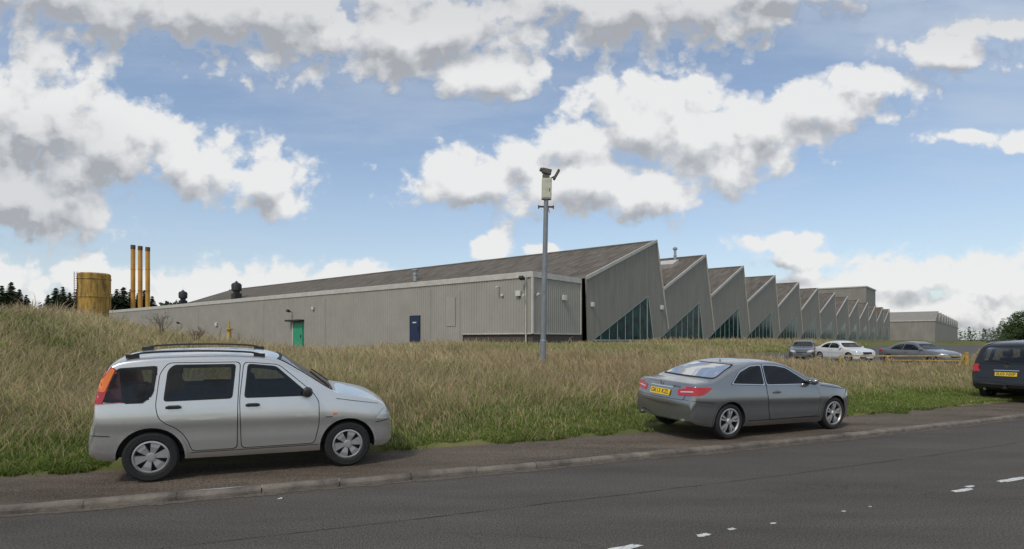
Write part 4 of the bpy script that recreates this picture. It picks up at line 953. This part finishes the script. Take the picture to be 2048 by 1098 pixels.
blobs=[(-.82,.36,.18,.15),(-.84,.25,.18,.09),(-.68,.33,.12,.09),(-.53,.30,.11,.065),(-.41,.27,.065,.055),(-.385,.23,.04,.035),
(-.49,.57,.45,.075),(-.19,.525,.34,.085),(-.03,.455,.12,.05),(.20,.57,.34,.07),(-.78,.60,.25,.05),(.45,.60,.2,.035),
(.226,.37,.14,.11),(.33,.34,.16,.10),(.10,.34,.07,.06),(-.06,.27,.13,.06),(.12,.27,.15,.065),(.22,.25,.09,.06),(.005,.32,.045,.035),(.42,.36,.12,.07),
(.53,.40,.13,.045),(.62,.44,.11,.035),(.74,.49,.12,.03),(.84,.53,.11,.025),(.78,.345,.09,.014),(.87,.335,.12,.020),
(-.03,.155,.035,.028),(.05,.15,.04,.014),(.45,.163,.085,.022),(.48,.135,.09,.020),
(-.86,.105,.10,.038),(-.70,.10,.13,.038),(-.5,.097,.15,.042),(-.34,.088,.14,.038),(-.2,.08,.12,.034),(-.6,.06,.5,.035),(.66,.105,.14,.042),(.82,.09,.12,.060),(.75,.05,.35,.05),(.5,.085,.14,.034),(.95,.1,.15,.06),(-1.0,.12,.2,.06),
(0,1.3,2.2,.42),(1.6,.45,.35,.2),(-1.6,.5,.5,.25)]
prev=None
for (u,v,ru,rv) in blobs:
    ma=gn.new('ShaderNodeVectorMath'); ma.operation='MULTIPLY_ADD'; ma.inputs[1].default_value=(1/ru,1/rv,0); ma.inputs[2].default_value=(-u/ru,-v/rv,0); gl.new(gi.outputs[0],ma.inputs[0])
    le=gn.new('ShaderNodeVectorMath'); le.operation='LENGTH'; gl.new(ma.outputs[0],le.inputs[0])
    if prev is None: prev=le.outputs['Value']
    else:
        mi=gn.new('ShaderNodeMath'); mi.operation='SMOOTH_MIN'; mi.inputs[2].default_value=.35; gl.new(prev,mi.inputs[0]); gl.new(le.outputs['Value'],mi.inputs[1]); prev=mi.outputs[0]
mn=gn.new('ShaderNodeMath'); mn.operation='MINIMUM'; mn.inputs[1].default_value=2.2; gl.new(prev,mn.inputs[0])
def gnoise(scale,detail,rough,off,col=False):
    mp=gn.new('ShaderNodeVectorMath'); mp.operation='MULTIPLY_ADD'; mp.inputs[1].default_value=(1,1.25,1); mp.inputs[2].default_value=off; gl.new(gi.outputs[0],mp.inputs[0])
    t=gn.new('ShaderNodeTexNoise'); t.noise_dimensions='2D'; t.inputs['Scale'].default_value=scale; t.inputs['Detail'].default_value=detail; t.inputs['Roughness'].default_value=rough; gl.new(mp.outputs[0],t.inputs['Vector']); return t.outputs['Color' if col else 'Fac']
na=gnoise(9,9,.62,(3.1,1.7,0)); nl=gnoise(9,3,.5,(3.1,1.7,0))
# billows: rounded voronoi lobes, domain-warped
wc=gnoise(14,4,.6,(1.3,5.1,0),True)
wv=gn.new('ShaderNodeVectorMath'); wv.operation='MULTIPLY_ADD'; wv.inputs[1].default_value=(.07,.07,0); gl.new(wc,wv.inputs[0]); gl.new(gi.outputs[0],wv.inputs[2])
def vor(scale):
    v_=gn.new('ShaderNodeTexVoronoi'); v_.voronoi_dimensions='2D'; v_.feature='SMOOTH_F1'; v_.inputs['Smoothness'].default_value=.35; v_.inputs['Scale'].default_value=scale; gl.new(wv.outputs[0],v_.inputs['Vector']); return v_.outputs['Distance']
va=vor(17); vb=vor(42)
def gm(op,a,b,c=None):
    m=gn.new('ShaderNodeMath'); m.operation=op
    for i,q in enumerate((a,b,c)):
        if q is None: continue
        if isinstance(q,(int,float)): m.inputs[i].default_value=q
        else: gl.new(q,m.inputs[i])
    return m.outputs[0]
base=gm('SUBTRACT',1.12-.85+.42,mn.outputs[0])
lob=gm('MULTIPLY_ADD',vb,-.40,gm('MULTIPLY_ADD',va,-.75,base))
gl.new(gm('MULTIPLY_ADD',na,1.75,gm('SUBTRACT',lob,.02)),go.inputs[0])
gl.new(gm('MULTIPLY_ADD',nl,.9,gm('MULTIPLY_ADD',vb,-.22,gm('MULTIPLY_ADD',va,-.62,base))),go.inputs[1])
tc=N.new('ShaderNodeTexCoord'); sp=N.new('ShaderNodeSeparateXYZ'); Lk.new(tc.outputs['Generated'],sp.inputs[0])
def M_(op,a,b=None,c=None):
    m=N.new('ShaderNodeMath'); m.operation=op
    for i,q in enumerate((a,b,c)):
        if q is None: continue
        if isinstance(q,(int,float)): m.inputs[i].default_value=q
        else: Lk.new(q,m.inputs[i])
    return m.outputs[0]
ay=M_('MAXIMUM',M_('ABSOLUTE',sp.outputs[1]),.12)
u=M_('DIVIDE',sp.outputs[0],ay); v=M_('DIVIDE',sp.outputs[2],ay)
cb=N.new('ShaderNodeCombineXYZ'); Lk.new(u,cb.inputs[0]); Lk.new(v,cb.inputs[1])
def dens(off):
    g=N.new('ShaderNodeGroup'); g.node_tree=grp
    if off:
        ad=N.new('ShaderNodeVectorMath'); ad.operation='ADD'; ad.inputs[1].default_value=off; Lk.new(cb.outputs[0],ad.inputs[0]); Lk.new(ad.outputs[0],g.inputs[0])
    else: Lk.new(cb.outputs[0],g.inputs[0])
    return g
G0=dens(None); G1=dens((.008,.040,0)); D0=G0.outputs[0]
def mr(x,a,b,c,d,t='SMOOTHSTEP'):
    m=N.new('ShaderNodeMapRange'); m.interpolation_type=t; Lk.new(x,m.inputs[0]); m.inputs[1].default_value=a;m.inputs[2].default_value=b;m.inputs[3].default_value=c;m.inputs[4].default_value=d; return m.outputs[0]
mask=mr(D0,-.25,.42,0,.96)
lit=mr(M_('SUBTRACT',G0.outputs[1],G1.outputs[1]),-.80,.38,0,1)
high=mr(v,.38,.58,0,.34)
left=M_('MULTIPLY',mr(u,-.50,-.80,0,.40),M_('MULTIPLY',mr(v,.14,.22,0,1),mr(v,.46,.30,0,1)))
lit2=M_('SUBTRACT',M_('SUBTRACT',lit,high),left)
ramp=N.new('ShaderNodeValToRGB'); e=ramp.color_ramp.elements; e[0].position=0; e[0].color=(.42,.435,.46,1); e[1].position=.90; e[1].color=(.92,.92,.91,1)
k=ramp.color_ramp.elements.new(.45); k.color=(.65,.66,.68,1)
Lk.new(lit2,ramp.inputs['Fac'])
hz=mr(sp.outputs[2],.0,.30,.55,.12,'LINEAR')
vn=N.new('ShaderNodeTexNoise'); vn.inputs['Scale'].default_value=2.2; vn.inputs['Detail'].default_value=7; vn.inputs['Roughness'].default_value=.6; vm=N.new('ShaderNodeMapping'); vm.inputs['Rotation'].default_value=(0,0,.35); vm.inputs['Scale'].default_value=(.7,3.0,1); Lk.new(cb.outputs[0],vm.inputs[0]); Lk.new(vm.outputs[0],vn.inputs['Vector'])
veil=M_('ADD',M_('ADD',mr(vn.outputs['Fac'],.36,.70,.08,.45),mr(v,.40,.60,0,.22)),mr(u,.45,.85,0,.14))
maskf=M_('MAXIMUM',mask,M_('MAXIMUM',hz,veil))
vc=N.new('ShaderNodeMix'); vc.data_type='RGBA'; Lk.new(mask,vc.inputs[0]); vc.inputs[6].default_value=(.62,.70,.80,1); Lk.new(ramp.outputs['Color'],vc.inputs[7])
b1=N.new('ShaderNodeBackground'); b1.inputs['Strength'].default_value=.145; Lk.new(sky.outputs[0],b1.inputs['Color'])
b2=N.new('ShaderNodeBackground'); b2.inputs['Strength'].default_value=.93; Lk.new(vc.outputs[2],b2.inputs['Color'])
ms=N.new('ShaderNodeMixShader'); Lk.new(maskf,ms.inputs[0]); Lk.new(b1.outputs[0],ms.inputs[1]); Lk.new(b2.outputs[0],ms.inputs[2])
wo=N.new('ShaderNodeOutputWorld'); Lk.new(ms.outputs[0],wo.inputs['Surface'])
try: w.cycles.sampling_method='MANUAL'; w.cycles.sample_map_resolution=512
except Exception: pass
sl=bpy.data.lights.new('sun','SUN'); sl.energy=1.7; sl.angle=R(8); sl.color=(1,.93,.82); so=bpy.data.objects.new('sun',sl); COL.objects.link(so)
dv=Vector((math.sin(SUNAZ)*math.cos(SUNEL),math.cos(SUNAZ)*math.cos(SUNEL),math.sin(SUNEL))); so.rotation_euler=dv.to_track_quat('Z','Y').to_euler(); so.location=dv*50
cd=bpy.data.cameras.new('camera'); cam=bpy.data.objects.new('camera',cd); COL.objects.link(cam); scene.camera=cam
cam.location=(0,0,1.84); cam.rotation_euler=(R(90),0,0); cd.sensor_width=36; cd.lens=1176/2048*36; cd.shift_y=131/2048; cd.clip_end=6000; cd.clip_start=.1
scene.view_settings.view_transform='Standard'; scene.view_settings.look='None'; scene.view_settings.exposure=0
